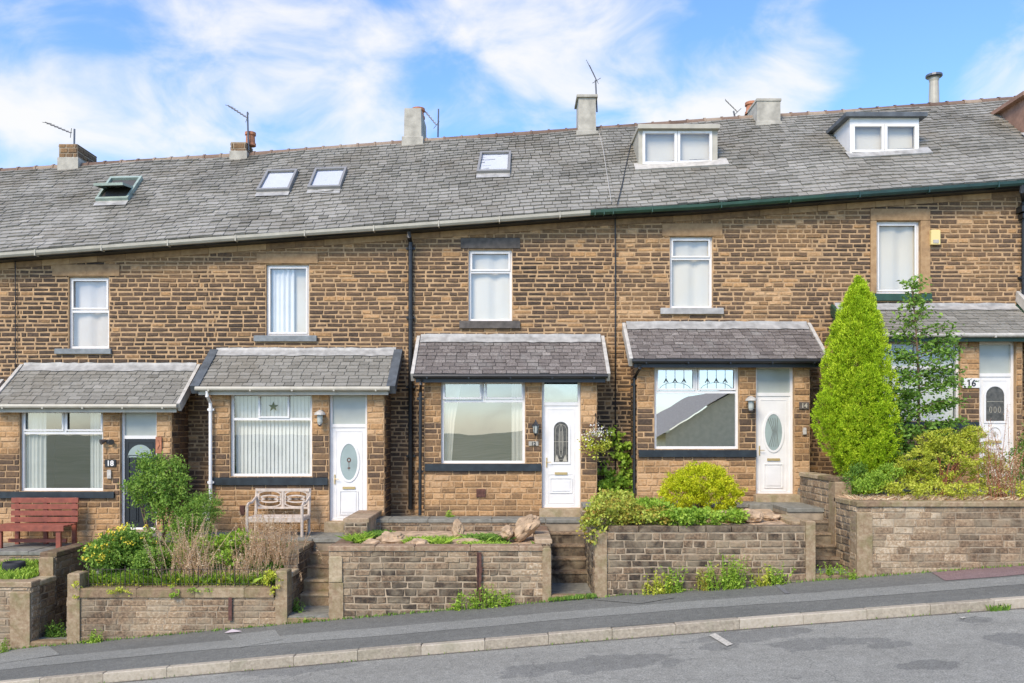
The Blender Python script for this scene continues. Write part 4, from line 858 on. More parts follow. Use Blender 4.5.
for p in range(0, 7):
    xl = PATH[p-1][1] if p else -17; xm, xr = PATH[p]; z = PZ[p]; top = ST[p][3] if p in ST else YP[p]
    pt = MB(); rr = random.Random(p)
    for a, b, y in ((xl, xm, YP[p]), (xm, xr, top)):
        pt.box(a+.001, b-.001, y+.03, YW-.03, zs(a)-.4, z-.07, .5, 1); u = a
        while u < b-.01:
            v = min(u+rr.uniform(.6,.9), b); v = b if b-v < .3 else v
            pt.box(u+.003, v-.003, y, YB-.05, z-.065, z+rr.uniform(-.004,.004), rr.random(), 0, bev=.008); u = v
        stone_face(pt, (a,y+.03,0), EX, -EY, 0, b-a, zs(a)-.3, z-.07, tone=lambda u_, v_, r: .25+.4*r, seed=p+60, ch=.12) if False else None
        pf = MB()
    s_ = pt.build('patio', [M['grey_slab'], M['mortar_grey']]); tag(s_, kind='structure')
    t = thing('patio_edge_wall', ((xl+xm)/2, YP[p], zs(xl)), {0:'edging wall of the patio out at the far left',1:'low dark stone edge below the patio with the red bench',2:'low stone edge below the patio with the pale bench',3:'low stone edge wall between the rockery and the middle bay',4:'low stone edge wall behind the golden bush',5:'low stone edge wall behind the golden conifer',6:'edging wall of the patio out at the far right'}[p], 'edging wall', 'patio edge walls')
    pf = MB(); stone_face(pf, (xl,YP[p]+.028,0), EX, -EY, 0, xm-xl, zs(xl)-.3, z-.068, tone=lambda u_, v_, r: .3+.4*r, seed=p+60, ch=.13, proud=(.002,.02)); pf.build('stonework', [M['garden_stone'], M['mortar_grey']], t)
for p, (zf, zt, ya, yb_, n) in ST.items():
    xa, xb = PATH[p]; xa += .002; xb -= .002
    f = MB(); f.box(xa, xb, YF+.0, ya+.1, zf-.5, zf); tag(f.build('garden_path', M['grey_slab']), kind='structure')
    t = thing('garden_steps', ((xa+xb)/2, ya, zf), {1:'stone steps hidden behind the leftmost path between two walls',2:'light worn stone steps between the overgrown bed and the rockery wall',3:'dark stone steps leading up to the middle white door',4:'narrow stone steps right of the weedy wall, below the raised landing',5:'stone steps out beyond the right edge below the last door'}[p], 'steps', 'flights of stone garden steps')
    rh = (zt-zf)/n; td = (yb_-ya)/(n-1) if n > 1 else .3; rr = random.Random(p)
    for k in range(n-1 if p != 99 else n):
        s = MB(); s.box(xa, xb, ya+td*k, ya+td*(k+1)+.05+(0 if k < n-2 else -.052), zf-.3, zf+rh*(k+1)-.045, .1 if p != 2 else .5, 0); s.box(xa, xb, ya+td*k-.02, ya+td*(k+1)+(.03 if k < n-2 else -.003), zf+rh*(k+1)-.042, zf+rh*(k+1), rr.uniform(.3,.7) if p == 2 else rr.uniform(.35,.6), 0, bev=.01)  # lit treads over shaded risers put into the tones, second flight excepted
        s.build('step', M['coping'] if p == 2 else M['garden_stone'], t)
    k = MB(); k.box(xa-.0, xb+.0, YF-.03, YF+.16, zs(xa)-.2, zs((xa+xb)/2)+.07, .4, bev=.015); k.build('threshold', M['coping'], t)
# raised landing of the fourth door
s = MB(); s.box(4.72, 5.188, 16.9, 17.55, 1.2, 1.505, .5, bev=.01); tag(s.build('patio', M['grey_slab']), kind='structure')
# ------------------------------------------------------------------ furniture and small things
def slat_bench():
    xl, xr = -10.19, -8.83; yb_, yf = 17.28, 16.72; z = .65; t = thing('bench', ((xl+xr)/2, 17.0, z), 'red-brown stained slatted bench under the leftmost bay window', 'bench')
    for k, zz in enumerate((1.50,1.37,1.24,1.11)):
        b = MB(); b.box(xl, xr, yb_-.02*(3-k)*-.3, yb_+.03-.02*(3-k)*-.3, zz, zz+.10, bev=.006); b.build('back_slat', M['teak'], t)
    for k in range(4):
        b = MB(); y = yf+k*.125; b.box(xl-.02, xr+.02, y, y+.10, 1.07, 1.10, bev=.005); b.build('seat_slat', M['teak'], t)
    b = MB(); b.box(xl-.02, xr+.02, yf-.03, yf-.002, .99, 1.10, bev=.005); b.build('front_rail', M['teak'], t)
    for x in (xl+.1, (xl+xr)/2, xr-.1):
        b = MB(); b.box(x-.04, x+.04, yb_+.035, yb_+.09, z, 1.60); b.build('leg', M['teak'], t)
        if x != (xl+xr)/2: b = MB(); b.box(x-.045, x+.045, yf, yf+.06, z, 1.06); b.build('leg', M['teak'], t)
    b = MB(); b.box(xl+.1, xr-.1, yf+.3, yf+.35, .73, .80); b.build('stretcher', M['teak'], t)
slat_bench()
def lattice_bench():
    xl, xr, yb_, yf, z = -5.2, -4.12, 17.25, 16.68, .88; t = thing('bench', ((xl+xr)/2, 17.0, z), 'bleached wooden bench with oval lattice back under the vertical blinds window', 'bench')
    zs_, zt = 1.27, 1.79
    for x in (xl, xr):
        b = MB(); b.tube([(x,yb_,z),(x,yb_,zs_),(x,yb_+.08,zt)], .03, 6); b.build('leg', M['bleached'], t)
        b = MB(); b.tube([(x,yf,z),(x,yf,1.48)], .03, 6); b.build('leg', M['bleached'], t)
        b = MB(); b.tube([(x,yf,1.49),(x,yf+.1,1.53),(x,yf+.3,1.53),(x,yb_+.03,1.62)], .027, 6); b.build('armrest', M['bleached'], t)
        b = MB(); b.box(x-.02, x+.02, yf, yb_, 1.19, 1.25); b.build('side_rail', M['bleached'], t)
    for k in range(5): b = MB(); y = yf-.02+k*.115; b.box(xl+.0, xr, y, y+.1, zs_-.03, zs_, bev=.006); b.build('seat_slat', M['bleached'], t)
    b = MB(); b.box(xl+.03, xr-.03, yf-.02, yf+.01, 1.17, 1.238); b.build('front_rail', M['bleached'], t)
    for za, zb_ in ((zt-.06, zt), (1.38, 1.42)): b = MB(); b.box(xl+.0, xr, yb_+.02, yb_+.06, za, zb_); b.build('back_rail', M['bleached'], t)
    xm = (xl+xr)/2; b = MB(); b.box(xm-.02, xm+.02, yb_+.022, yb_+.058, 1.42, zt-.06); b.build('back_post', M['bleached'], t)
    for cx_ in ((xl+xm)/2, (xr+xm)/2):
        b = MB(); W = .235
        for zc, q in ((1.66,1),(1.50,1),(1.58,1)):
            ring(b, cx_, zc, yb_+.03, W-.02, .07 if zc != 1.58 else .055, .028, n=20)
        for s in (-1,1): b.tube([(cx_+s*W,yb_+.04,1.42),(cx_+s*W,yb_+.04,zt-.06)], .01, 4)
        b.build('lattice', M['bleached'], t)
lattice_bench()
def lantern(px, py, Y, kind, label):
    X, Z = wx(px, Y), wz(py, Y); y = Y-.02; t = thing('wall_lantern', (X, y, Z), label, 'lantern', 'wall lanterns beside the doors')
    b = MB(); b.box(X-.035, X+.035, y-.02, y+.01, Z-.02, Z+.1); b.tube([(X,y-.02,Z+.05),(X,y-.10,Z+.09),(X,y-.13,Z+.05)], .012, 6); b.build('bracket', M['metal' if kind == 'dome' else 'black'], t)
    yc = y-.13
    if kind == 'dome':
        b = MB(); b.lathe(X, yc, [(.12,Z+.0),(.10,Z+.05),(.04,Z+.085),(.01,Z+.1)], 16); b.build('shade', M['dirtywhite'], t)
        b = MB(); b.lathe(X, yc, [(.04,Z-.19),(.055,Z-.15),(.06,Z-.03),(.055,Z+.0)], 12); b.build('glass_body', M['frosted'], t)
        b = MB(); b.lathe(X, yc, [(.02,Z-.24),(.05,Z-.2),(.045,Z-.19)], 10); b.build('finial', M['metal'], t)
    else:
        b = MB(); b.lathe(X, yc, [(.085,Z+.03),(.05,Z+.07),(.015,Z+.12),(.01,Z+.15)], 6); b.build('cap', M['black'], t)
        b = MB(); b.lathe(X, yc, [(.04,Z-.13),(.065,Z+.03)], 6); b.build('glass_body', M['frosted'], t)
        b = MB()
        for k in range(6): a = math.pi*k/3; b.tube([(X+.042*math.cos(a),yc+.042*math.sin(a),Z-.13),(X+.067*math.cos(a),yc+.067*math.sin(a),Z+.03)], .006, 4)
        b.lathe(X, yc, [(.01,Z-.19),(.045,Z-.13)], 6); b.build('cage', M['black'], t)
lantern(321.5, 415, YB, 'dome', 'white-hooded lantern beside the door with the oval rose glass')
lantern(535.5, 427, YB, 'cage', 'black caged lantern beside the middle door')
lantern(749, 401, YB, 'dome', 'white-hooded lantern left of the fourth house door, above a dark stone')
X, Z = wx(109, YB), wz(442, YB); t = thing('floodlight', (X, YB, Z), 'twin-headed black security light beside the black door', 'light')
b = MB(); b.box(X-.03, X+.03, YB-.06, YB-.01, Z-.03, Z+.05); b.build('bracket', M['black'], t)
for s_ in (-1, 1): b = MB(); b.tube([(X+s_*.04,YB-.05,Z+.03),(X+s_*.11,YB-.13,Z+.0)], [.03,.06], 10); b.build('lamp_head', M['metal'], t)
X, Z = wx(110, YB), wz(474, YB); b = MB(); b.box(X-.04, X+.04, YB-.05, YB-.02, Z-.09, Z+.09, bev=.01); b.tube([(X,YB-.055,Z-.03),(X,YB-.04,Z-.03)], .02, 10); tag(b.build('key_safe', M['dirtywhite'], origin=(X,YB,Z)), 'small white box under the number eighteen plate', 'key box')
X, Z = wx(804, YB), wz(431, YB); b = MB(); b.box(X-.035, X+.035, YB-.05, YB-.02, Z-.07, Z+.07, bev=.01); b.tube([(X,YB-.058,Z+.02),(X,YB-.045,Z+.02)], .018, 10); tag(b.build('doorbell', M['dirtywhite'], origin=(X,YB,Z)), 'small white doorbell right of the fourth house door', 'doorbell')
X, Z = wx(933.5, YW), wz(238, YW); t = thing('alarm_box', (X, YW, Z), 'pale yellow alarm box high on the wall beside the stone-framed window', 'alarm box')
b = MB(); b.box(X-.1, X+.1, YW-.1, YW-.02, Z-.16, Z+.16, bev=.02); M['yellowbox'] = mat('yellowed_plastic', (.72,.58,.24), .5); b.build('casing', M['yellowbox'], t); b = MB(); b.box(X-.06, X+.06, YW-.112, YW-.1, Z-.13, Z-.06, bev=.004); b.build('strobe', M['dirtywhite'], t)
# terracotta name plaque and slab leaning at the second bay
X, Z = wx(159.5, YB), wz(445, YB); b = MB(); b.box(X-.06, X+.06, YB-.05, YB-.02, Z-.17, Z+.17, bev=.015); b.tube([(X-.02,YB-.056,Z-.08),(X+.02,YB-.056,Z),(X-.01,YB-.056,Z+.1)], .012, 5); tag(b.build('wall_plaque', M['terracotta'], origin=(X,YB,Z)), 'upright terracotta plaque on the pier right of the black door', 'plaque')
X, Z = wx(205, 17.7), .86; b = MB(); b.mesh([(X-.1,17.62,Z),(X+.1,17.62,Z),(X+.1,17.66,Z),(X-.1,17.66,Z),(X-.08,17.85,Z+.62),(X+.08,17.85,Z+.66),(X+.08,17.89,Z+.66),(X-.08,17.89,Z+.62)], [(3,2,1,0),(4,5,6,7),(0,1,5,4),(1,2,6,5),(2,3,7,6),(3,0,4,7)]); tag(b.build('stone_slab', M['cement'], origin=(X,17.7,Z)), 'upright grey slab leaning beside the white downpipe', 'slab')
# aerials
def aerial(base, top, arm, label, els=7, el=.13, gr='television aerials on the chimneys'):
    Y = base[2]; A = Vector((wx(base[0],Y), Y, wz(base[1],Y))); B = Vector((wx(top[0],Y), Y, wz(top[1],Y))); P = Vector((wx(arm[0],Y), Y+.15, wz(arm[1],Y))); Q = Vector((wx(arm[2],Y), Y-.15, wz(arm[3],Y)))
    t = thing('tv_aerial', A, label, 'aerial', gr); b = MB(); b.tube([A, B], .022, 6); b.build('mast', M['metal'], t)
    b = MB(); b.tube([P, Q], .014, 5); d = (Q-P); n = d.cross(Vector((.2,1,.3))).normalized(); n2 = d.cross(n).normalized()
    for k in range(els): c = P+d*(k+.5)/els; L_ = el*(1-.4*k/els); b.tube([c-n2*L_, c+n2*L_], .006, 4)
    b.tube([Q-n*.12, Q+n*.12], .008, 4); b.build('boom', M['metal'], t)
YC = roofpt(240,158).y+.1
aerial((74,158,YC), (74.5,129,YC), (42,120,74,135), 'aerial with a long boom pointing up-left on the leftmost chimney')
aerial((248.5,150,YC), (247.5,112,YC), (226,103,249,120), 'aerial beside the chimney with the capped terracotta pot')
aerial((438,137,YC+.6), (438.5,109,YC), (423.5,108,437,127), 'v-shaped aerial just right of the tall rendered chimney', 6)
aerial((597,112,YC), (595.5,80,YC), (590,63,596,83), 'tall upright aerial on the chimney right of centre', 7, .25)
aerial((735,118,YC+.8), (733.5,111,YC), (727,98,736,114), 'small tilted aerial poking over the ridge by the cream chimney', 5, .12)
# capped pot on the second chimney
# old tyre, rocks, litter
t = MB(); X, Y = wx(14, 15.5), 15.5; z0 = .34; R = .19
prof = [(R*.72,z0+.04),(R*.95,z0),(R*1.0,z0+.05),(R*1.0,z0+.19),(R*.95,z0+.24),(R*.72,z0+.22),(R*.68,z0+.12)]
V=[]; F=[]; n=28; m=len(prof)
for k in range(n):
    a=2*math.pi*k/n
    for r, z in prof: V.append((X+r*math.cos(a), Y+r*math.sin(a), z))
for k in range(n):
    for q in range(m): F.append((k*m+q, ((k+1)%n)*m+q, ((k+1)%n)*m+(q+1)%m, k*m+(q+1)%m))
t.mesh(V, F); o = t.build('tyre', M['rubber'], origin=(X,Y,z0), smooth=True); tag(o, 'old black tyre used as a planter in the grassy bed at left', 'tyre')
def rock(x, y, z, rx, ry, rz, seed, label, tilt=0, m='rock'):
    bm = __import__('bmesh').new(); import bmesh; bmesh.ops.create_icosphere(bm, subdivisions=4, radius=1); V=[]; idx={}
    for i, v in enumerate(bm.verts):
        p = v.co.copy(); d = 1+.35*noise.noise(p*1.3+Vector((seed,0,0)))+.12*noise.noise(p*4+Vector((0,seed,0)))
        # flatten to facets
        q = Vector((round(p.x*1.6)/1.6, round(p.y*1.6)/1.6, round(p.z*1.6)/1.6)); p = (p*.75+q*.25)*d
        p = Vector((p.x*rx, p.y*ry, p.z*rz)); c, s = math.cos(tilt), math.sin(tilt); V.append((x+p.x*c-p.z*s, y+p.y, z+p.x*s+p.z*c)); idx[v] = i
    F = [tuple(idx[v] for v in f.verts) for f in bm.faces]; bm.free(); o = link('rock', V, F, M[m], origin=(x,y,z-rz*.5)); return tag(o, label, 'rock', 'rockery stones')
Yr_ = 15.2
rock(wx(526,15.6), 15.6, 1.2, .30, .22, .17, 3.3, 'large tilted rock at the right end of the rockery', .75)
rock(wx(507,15.5), 15.5, 1.12, .12, .12, .11, 5.1, 'pale small rock leaning left of the largest rock', .3)
rock(wx(458,15.9), 15.9, 1.12, .11, .1, .17, 8.2, 'upright pinkish stone in the middle of the rockery', .1)
rock(wx(467,15.3), 15.3, .96, .28, .16, .08, 9.7, 'low flat sandy rock at the front of the rockery centre')
rock(wx(392,15.4), 15.4, 1.0, .27, .2, .13, 12.1, 'broad pale rock at the left of the rockery')
rock(wx(418,15.1), 15.1, .96, .2, .15, .09, 14.4, 'low rock second from the left of the rockery')
rock(wx(372,15.2), 15.2, .95, .16, .14, .08, 15.8, 'small dull rock at the far left of the rockery')
rock(wx(725,15.4), 15.4, 1.42, .16, .14, .10, 21.5, 'pale rock right of the golden bush')
rock(wx(751,15.3), 15.3, 1.42, .22, .18, .13, 24.2, 'larger pale rock near the weedy wall right end')
rock(wx(770,15.6), 15.6, 1.38, .18, .16, .08, 27.9, 'flat buff rock beside the fourth path')
rock(wx(609,16.9), 16.9, 1.62, .14, .12, .08, 31.0, 'white stone among the climber leaves', 0, 'dirtywhite')
rock(wx(99,15.0), 15.0, .42, .07, .06, .07, 35.0, 'small white and grey stone ornament at the railing left end', 0, 'dirtywhite')
x, y = gpt(232, 633, 0); b = MB(); b.mesh([(x-.12,y-.03,zs(x)+.01),(x+.1,y-.05,zs(x)+.03),(x+.16,y+.04,zs(x)+.02),(x-.02,y+.07,zs(x)+.05)], [(0,1,2,3)]); M['litter'] = mat('crumpled_paper', (.5,.42,.40), .8); tag(b.build('litter', M['litter'], origin=(x,y,zs(x))), 'scrap of pale paper on the pavement below the railed wall', 'litter')
x, y = gpt(648, 633, -.14); b = MB(); b.mesh([(x-.07,y-.03,zs(x)-.12),(x+.06,y-.03,zs(x)-.11),(x+.07,y+.04,zs(x)-.10),(x-.05,y+.05,zs(x)-.09)], [(0,1,2,3)]); M['redlitter'] = mat('red_litter', (.45,.14,.08), .8); tag(b.build('litter', M['redlitter'], origin=(x,y,zs(x)-.14)), 'red scrap in the road gutter near the kerb', 'litter')
# ------------------------------------------------------------------ planting
def leafmesh(Cn, size, aspect=.5, axis=None, spread=1.0, tone=None, rs=RS, fold=.15, svar=.35):
    """one folded four-cornered leaf per centre; axis = mean direction (N,3) or None"""
    n = len(Cn); a = rs.normal(size=(n,3)); 
    if axis is not None: a = np.asarray(axis)+a*spread
    a /= np.linalg.norm(a, axis=1, keepdims=True)+1e-9
    b = np.cross(a, rs.normal(size=(n,3))); b /= np.linalg.norm(b, axis=1, keepdims=True)+1e-9; c = np.cross(a, b)
    s = (size*(1+svar*rs.uniform(-1,1,n)))[:,None]; 
    V = np.stack([Cn-a*s*.5, Cn+b*s*aspect*.5+c*s*fold-a*s*.05, Cn+a*s*.5, Cn-b*s*aspect*.5+c*s*fold-a*s*.05], 1).reshape(-1,3)
    F = np.arange(4*n).reshape(n,4); return V, F
def clumps(blobs, ncl, cr, per, rs=RS, squash=.7, bias=.25, jit=.12):
    """leaf centres grouped in clumps over the skins of ellipsoids, some inside"""
    P=[]; T=[]; D=[]; vol = np.array([(b[3]*b[4]+b[4]*b[5]+b[3]*b[5]) for b in blobs]); cnt = np.maximum(3, (ncl*vol/vol.sum()).astype(int))
    for (x,y,z,rx,ry,rz), n in zip(blobs, cnt):
        d = rs.normal(size=(n,3)); d[:,2] += bias; d[:,1] -= .15; d /= np.linalg.norm(d, axis=1, keepdims=True)
        r = (1-np.abs(rs.normal(0, jit, n)))*(1+.1*rs.normal(size=n)); c = np.stack([x+d[:,0]*rx*r, y+d[:,1]*ry*r, z+d[:,2]*rz*r], 1)
        tc = rs.uniform(.12,.88,n)
        for k in range(n):
            m = max(3, int(per*rs.uniform(.5,1.4))); o = rs.normal(size=(m,3))*cr*.5; o[:,2] *= squash
            P.append(c[k]+o); T.append(np.clip(tc[k]*.7+.3*rs.uniform(0,1,m), 0, 1)); D.append(np.tile(d[k], (m,1)))
    return np.concatenate(P), np.concatenate(T), np.concatenate(D)
def bush(name, label, cat, blobs, m, ncl, cr, per, size, aspect=.5, stems=None, group=None, part='foliage', bias=.25, spread=.9, base=None, squash=.7, jit=.12):
    zb = min(b[2]-b[5] for b in blobs); x0, y0 = blobs[0][0], blobs[0][1]; t = thing(name, base or (x0,y0,zb), label, cat, group)
    P, T, D = clumps(blobs, ncl, cr, per, squash=squash, bias=bias, jit=jit); V, F = leafmesh(P, size, aspect, D, spread)
    link(part, V, F, M[m], t, tones=T)
    if stems:
        mb = MB(); rr = random.Random(len(P)); n, r, mm = stems
        for k in range(n):
            b = rr.choice(blobs); bx_, by_, bz_ = base or (x0,y0,zb); e = Vector((b[0]+rr.uniform(-.5,.5)*b[3], b[1]+rr.uniform(-.5,.5)*b[4], b[2]+rr.uniform(-.1,.6)*b[5])); s = Vector((bx_+rr.uniform(-.06,.06), by_+rr.uniform(-.06,.06), bz_-.05))
            mid = s.lerp(e, .5)+Vector((rr.uniform(-.08,.08), rr.uniform(-.05,.05), .06)); mb.tube([s, mid, e], [r, r*.7, r*.25], 5)
        mb.build('trunk' if n < 3 else 'stems', M[mm], t)
    return t
def P2(px, py, Y): return wx(px, Y), Y, wz(py, Y)
M['ltgreen'] = leafmat('fresh_green_leaf', (.10,.19,.03), (.23,.38,.055), (.42,.56,.11))
def blob(px, py, Y, rpx, rpy, ry=None):
    x, y, z = P2(px, py, Y); k = Y/K; return (x, y, z, rpx*k, ry or rpx*k*.8, rpy*k)
# golden conifer: feathery upright sprays on a lobed teardrop
def conifer():
    Y = 16.15; prof = [(276,858,858.5),(288,853,865),(300,847,870),(320,839,877),(340,832,882),(360,826,886),(380,825,889),(395,828,892),(410,829,894),(430,830,895),(450,834,894),(466,840,889),(480,846,880),(492,850,872)]
    t = thing('conifer_tree', (wx(860,Y), Y, 1.74), 'tall bright yellow-green conifer, teardrop shaped with a bulge low on its left', 'conifer'); rs = np.random.RandomState(5); C_=[]; D_=[]; T_=[]
    lobes = []
    for q in range(84):
        py = 284+198*((q+.5)/84)**.85; an = q*2.39996; lobes.append((py, an, rs.uniform(.17,.32)))
    LB=[]
    for py, an, r in lobes:
        l = np.interp(py, [p[0] for p in prof], [p[1] for p in prof]); rt = np.interp(py, [p[0] for p in prof], [p[2] for p in prof])
        cx_, rad = (l+rt)/2, (rt-l)/2*Y/K; r = min(r, rad*.5); X = wx(cx_, Y)+math.cos(an)*(rad-r*.85); y = Y+math.sin(an)*(rad-r*.5); LB.append((X, y, wz(py,Y), r))
    LB += [(*P2(828,420,Y-.15), .27), (*P2(828,406,Y-.1), .2), (*P2(833,436,Y-.2), .24), (*P2(826,425,Y+.1), .2)]; LB = np.array(LB)
    pyv = 276+216*rs.rand(5200)**.75; an = rs.uniform(-math.pi, math.pi, 5200)
    l = np.interp(pyv, [p[0] for p in prof], [p[1] for p in prof]); rt = np.interp(pyv, [p[0] for p in prof], [p[2] for p in prof]); rad = np.maximum((rt-l)/2*Y/K*np.where(pyv < 350, rs.uniform(.62,.92,5200), rs.uniform(.5,.74,5200)), .004)
    body = np.stack([(((l+rt)/2)-CX)*Y/K+np.cos(an)*rad, Y+np.sin(an)*rad, CZ+(HY-pyv)*Y/K], 1); bd = np.stack([np.cos(an), np.sin(an), np.full(5200,.9)], 1); bt = rs.uniform(.25,.6,5200)
    NL = 19000; li = rs.randint(0, len(LB), NL); d = rs.normal(size=(NL,3)); d /= np.linalg.norm(d, axis=1, keepdims=True); lc = LB[li,:3]+d*LB[li,3:4]*np.array([1,1,1.5]); ld = d+np.array([0,0,.9]); ltn = np.clip(.35+.5*(li%7)/7+rs.uniform(-.1,.1,NL), 0, 1)
    for c, dd, tt in zip(np.concatenate([body, lc]), np.concatenate([bd, ld]), np.concatenate([bt, ltn])):
        m = 9; dn = dd/np.linalg.norm(dd); k = rs.uniform(0, .045, m)[:,None]; C_.append(c+dn*k+rs.normal(size=(m,3))*.016); D_.append(np.tile(dn, (m,1))); T_.append(np.clip(tt+rs.uniform(-.14,.14,m)+k[:,0]*6-.12, 0, 1))
    V, F = leafmesh(np.concatenate(C_), .036, .34, np.concatenate(D_), .28, rs=rs); link('foliage', V, F, M['golden'], t, tones=np.concatenate(T_))
    mb = MB(); mb.tube([(wx(860,Y),Y,1.7),(wx(860,Y),Y,3.2),(wx(859,Y),Y,5.6)], [.09,.06,.012], 8); mb.build('trunk', M['bark'], t)
conifer()
# dark sapling with whorled layered branches
def sapling():
    Y = 16.0; rs = np.random.RandomState(9); x0 = wx(918,Y); t = thing('young_tree', (x0, Y, 1.74), 'slender dark green young tree with leafy tiers right of the conifer', 'tree'); mb = MB()
    pts = [(918,495),(918,440),(919,390),(917,345),(915,315),(911,284)]; mb.tube([P2(a,b,Y) for a,b in pts], [.035,.028,.022,.016,.011,.004], 6)
    C_=[]; D_=[]; T_=[]
    for py, side, reach, n in [(470,-1,22,9),(468,1,26,9),(452,-1,32,11),(448,1,36,11),(432,-1,30,10),(428,1,42,12),(412,-1,28,10),(408,1,44,12),(395,-1,26,9),(388,1,40,10),(376,-1,30,9),(370,1,38,9),(358,-1,32,8),(352,1,36,8),(345,1,48,9),(338,-1,26,7),(330,1,34,6),(322,-1,14,4),(316,1,12,4),(306,-1,9,4),(300,1,9,4),(290,1,6,4),(284,-1,5,3)]:
        for rep in range(3):
            a = Vector(P2(interp(sorted((b,a) for a,b in pts), py+rep*3), py+rep*3, Y)); ya = rs.uniform(-.45,.3); e = a+Vector((side*reach*Y/K*rs.uniform(.6,1), ya*reach/40, rs.uniform(.0,.26))); mb.tube([a, a.lerp(e,.5)+Vector((0,0,.04)), e], [.008,.006,.003], 4)
            for k in range(int(n*(2.1 if py > 345 else 1.3))): 
                s = rs.uniform(.2,1.05); q = a.lerp(e, s); m = 6; C_.append(np.array(q)+rs.normal(size=(m,3))*[.10,.10,.055]); D_.append(np.tile([side*.8,rs.uniform(-1,1),-.1],(m,1))); T_.append(np.clip(rs.uniform(.1,.6)+rs.uniform(-.1,.3,m)+(.25 if py < 330 else 0),0,1))
    V, F = leafmesh(np.concatenate(C_), .085, .5, np.concatenate(D_), .6, rs=rs); link('foliage', V, F, M['mdleaf'], t, tones=np.concatenate(T_)); mb.build('trunk', M['bark'], t)
sapling()
bush('shrub', 'broad yellow-green clumped shrub in front of the last door', 'shrub', [blob(945,462,15.4,34,22),blob(915,478,15.3,22,16),blob(975,458,15.5,24,24),blob(940,442,15.6,22,14),blob(968,440,15.6,16,14),blob(905,470,15.5,14,12),blob(990,475,15.3,16,18)], 'ylleaf', 300, .085, 44, .052, .34, jit=.2, spread=.7, stems=(16,.016,'rbark'), base=(wx(940,15.4),15.4,1.72))
bush('shrub', 'small pale green shrub at the foot of the conifer', 'shrub', [blob(874,482,15.2,13,9),blob(890,474,15.3,11,9),blob(862,487,15.1,10,6)], 'ltleaf', 90, .09, 30, .05, .4)
bush('shrub', 'low feathery green plants left of the conifer base above the steps', 'shrub', [blob(851,484,15.5,8,12),blob(858,474,15.6,8,9)], 'mdleaf', 50, .1, 24, .05, .35)
bush('shrub', 'low glossy mid-green shrub under the spindly young tree', 'shrub', [blob(905,490,15.0,22,7),blob(935,490,15.0,18,7),blob(965,490,15.0,20,7),blob(1010,488,15.0,20,9)], 'ylleaf', 130, .1, 26, .05, .4)
bush('shrub', 'green shrub at the right edge of the photo behind the dry seed stalks', 'shrub', [blob(1022,465,15.9,16,22),blob(1040,450,15.9,20,26)], 'mdleaf', 90, .13, 28, .06, .4)
bush('golden_bush', 'rounded golden-yellow bush behind the weedy wall', 'bush', [blob(700,492,16.1,35,25,.6),blob(680,496,16.0,20,18,.4),blob(720,497,16.0,20,19,.4),blob(704,484,16.1,24,19,.5)], 'goldbush', 700, .07, 44, .036, .5, stems=(6,.02,'bark'), jit=.04)
bush('ground_cover', 'red-tinged trailing plant spilling over the pillar right of the middle steps', 'plant', [blob(602,515,14.75,16,13,.3),blob(590,530,14.5,8,14,.12),blob(620,512,15.0,18,12,.4),blob(640,516,14.9,16,9,.3),blob(660,516,14.9,16,9,.3),blob(612,500,15.6,18,8,.4)], 'redleaf', 330, .10, 22, .058, .75)
bush('ground_cover', 'green trailing plant at the front edge below the golden bush', 'plant', [blob(672,518,14.75,16,7,.25),blob(690,518,14.8,16,8,.25),blob(712,519,14.9,14,8,.25),blob(650,508,15.3,22,8,.4),blob(735,516,15.2,10,6,.3)], 'ltleaf', 230, .09, 22, .055, .75)
bush('climber', 'green climber on the wall between the middle bay and the black pipe', 'climber', [blob(612,437,18.35,11,8,.12),blob(625,452,18.35,10,10,.12),blob(628,470,18.35,10,14,.14),blob(606,470,18.3,7,10,.1),blob(625,488,18.2,12,10,.2),blob(603,488,18.1,10,10,.2),blob(616,500,17.9,16,9,.3)], 'ltleaf', 105, .11, 18, .09, .8)
# overgrown bed of the second house
bush('small_tree', 'dense round-headed small tree in front of the black door', 'tree', [blob(155,484,16.2,22,20,.4),blob(138,492,16.1,13,13,.3),blob(174,490,16.1,16,17,.35),blob(153,466,16.3,15,14,.3),blob(162,508,16.1,18,14,.3),blob(176,468,16.3,9,11,.2)], 'ltgreen', 250, .13, 30, .06, .45, stems=(8,.022,'bark'), base=(wx(160,16.1),16.1,.5), jit=.3)
bush('shrub', 'rounded darker green shrub right of the small tree', 'shrub', [blob(197,515,16.0,20,19,.4),blob(205,505,16.1,16,14,.3),blob(190,528,15.8,20,12,.4)], 'ltgreen', 200, .10, 30, .045, .4, jit=.2, stems=(4,.02,'bark'))
t = bush('flowering_shrub', 'yellow-flowered leafy shrub at the left of the railed bed', 'shrub', [blob(115,550,15.2,24,18,.4),blob(100,562,15.0,14,12,.3),blob(135,546,15.4,22,18,.4),blob(152,562,15.1,20,12,.4)], 'ltgreen', 280, .14, 28, .065, .5, stems=(6,.012,'bark'), jit=.25)
rs = np.random.RandomState(3); b_ = [(115,548,15.2,22,20,.4),(100,556,15.0,14,14,.3),(135,540,15.4,20,18,.4)]; Cn=[]
for k in range(34):
    q = b_[rs.randint(3)]; an, el = rs.uniform(math.pi,2*math.pi), rs.uniform(-.2,1.2); x,y,z,rx,ry,rz = blob(*q); c = np.array([x+math.cos(an)*math.cos(el)*rx*1.05, y+math.sin(an)*math.cos(el)*ry*1.1, z+math.sin(el)*rz*1.05]); Cn.append(c+rs.normal(size=(9,3))*.022)
for c in Cn: V, F = leafmesh(c, .04, .7, rs=rs); link('flower', V, F, M['yflower'], t)
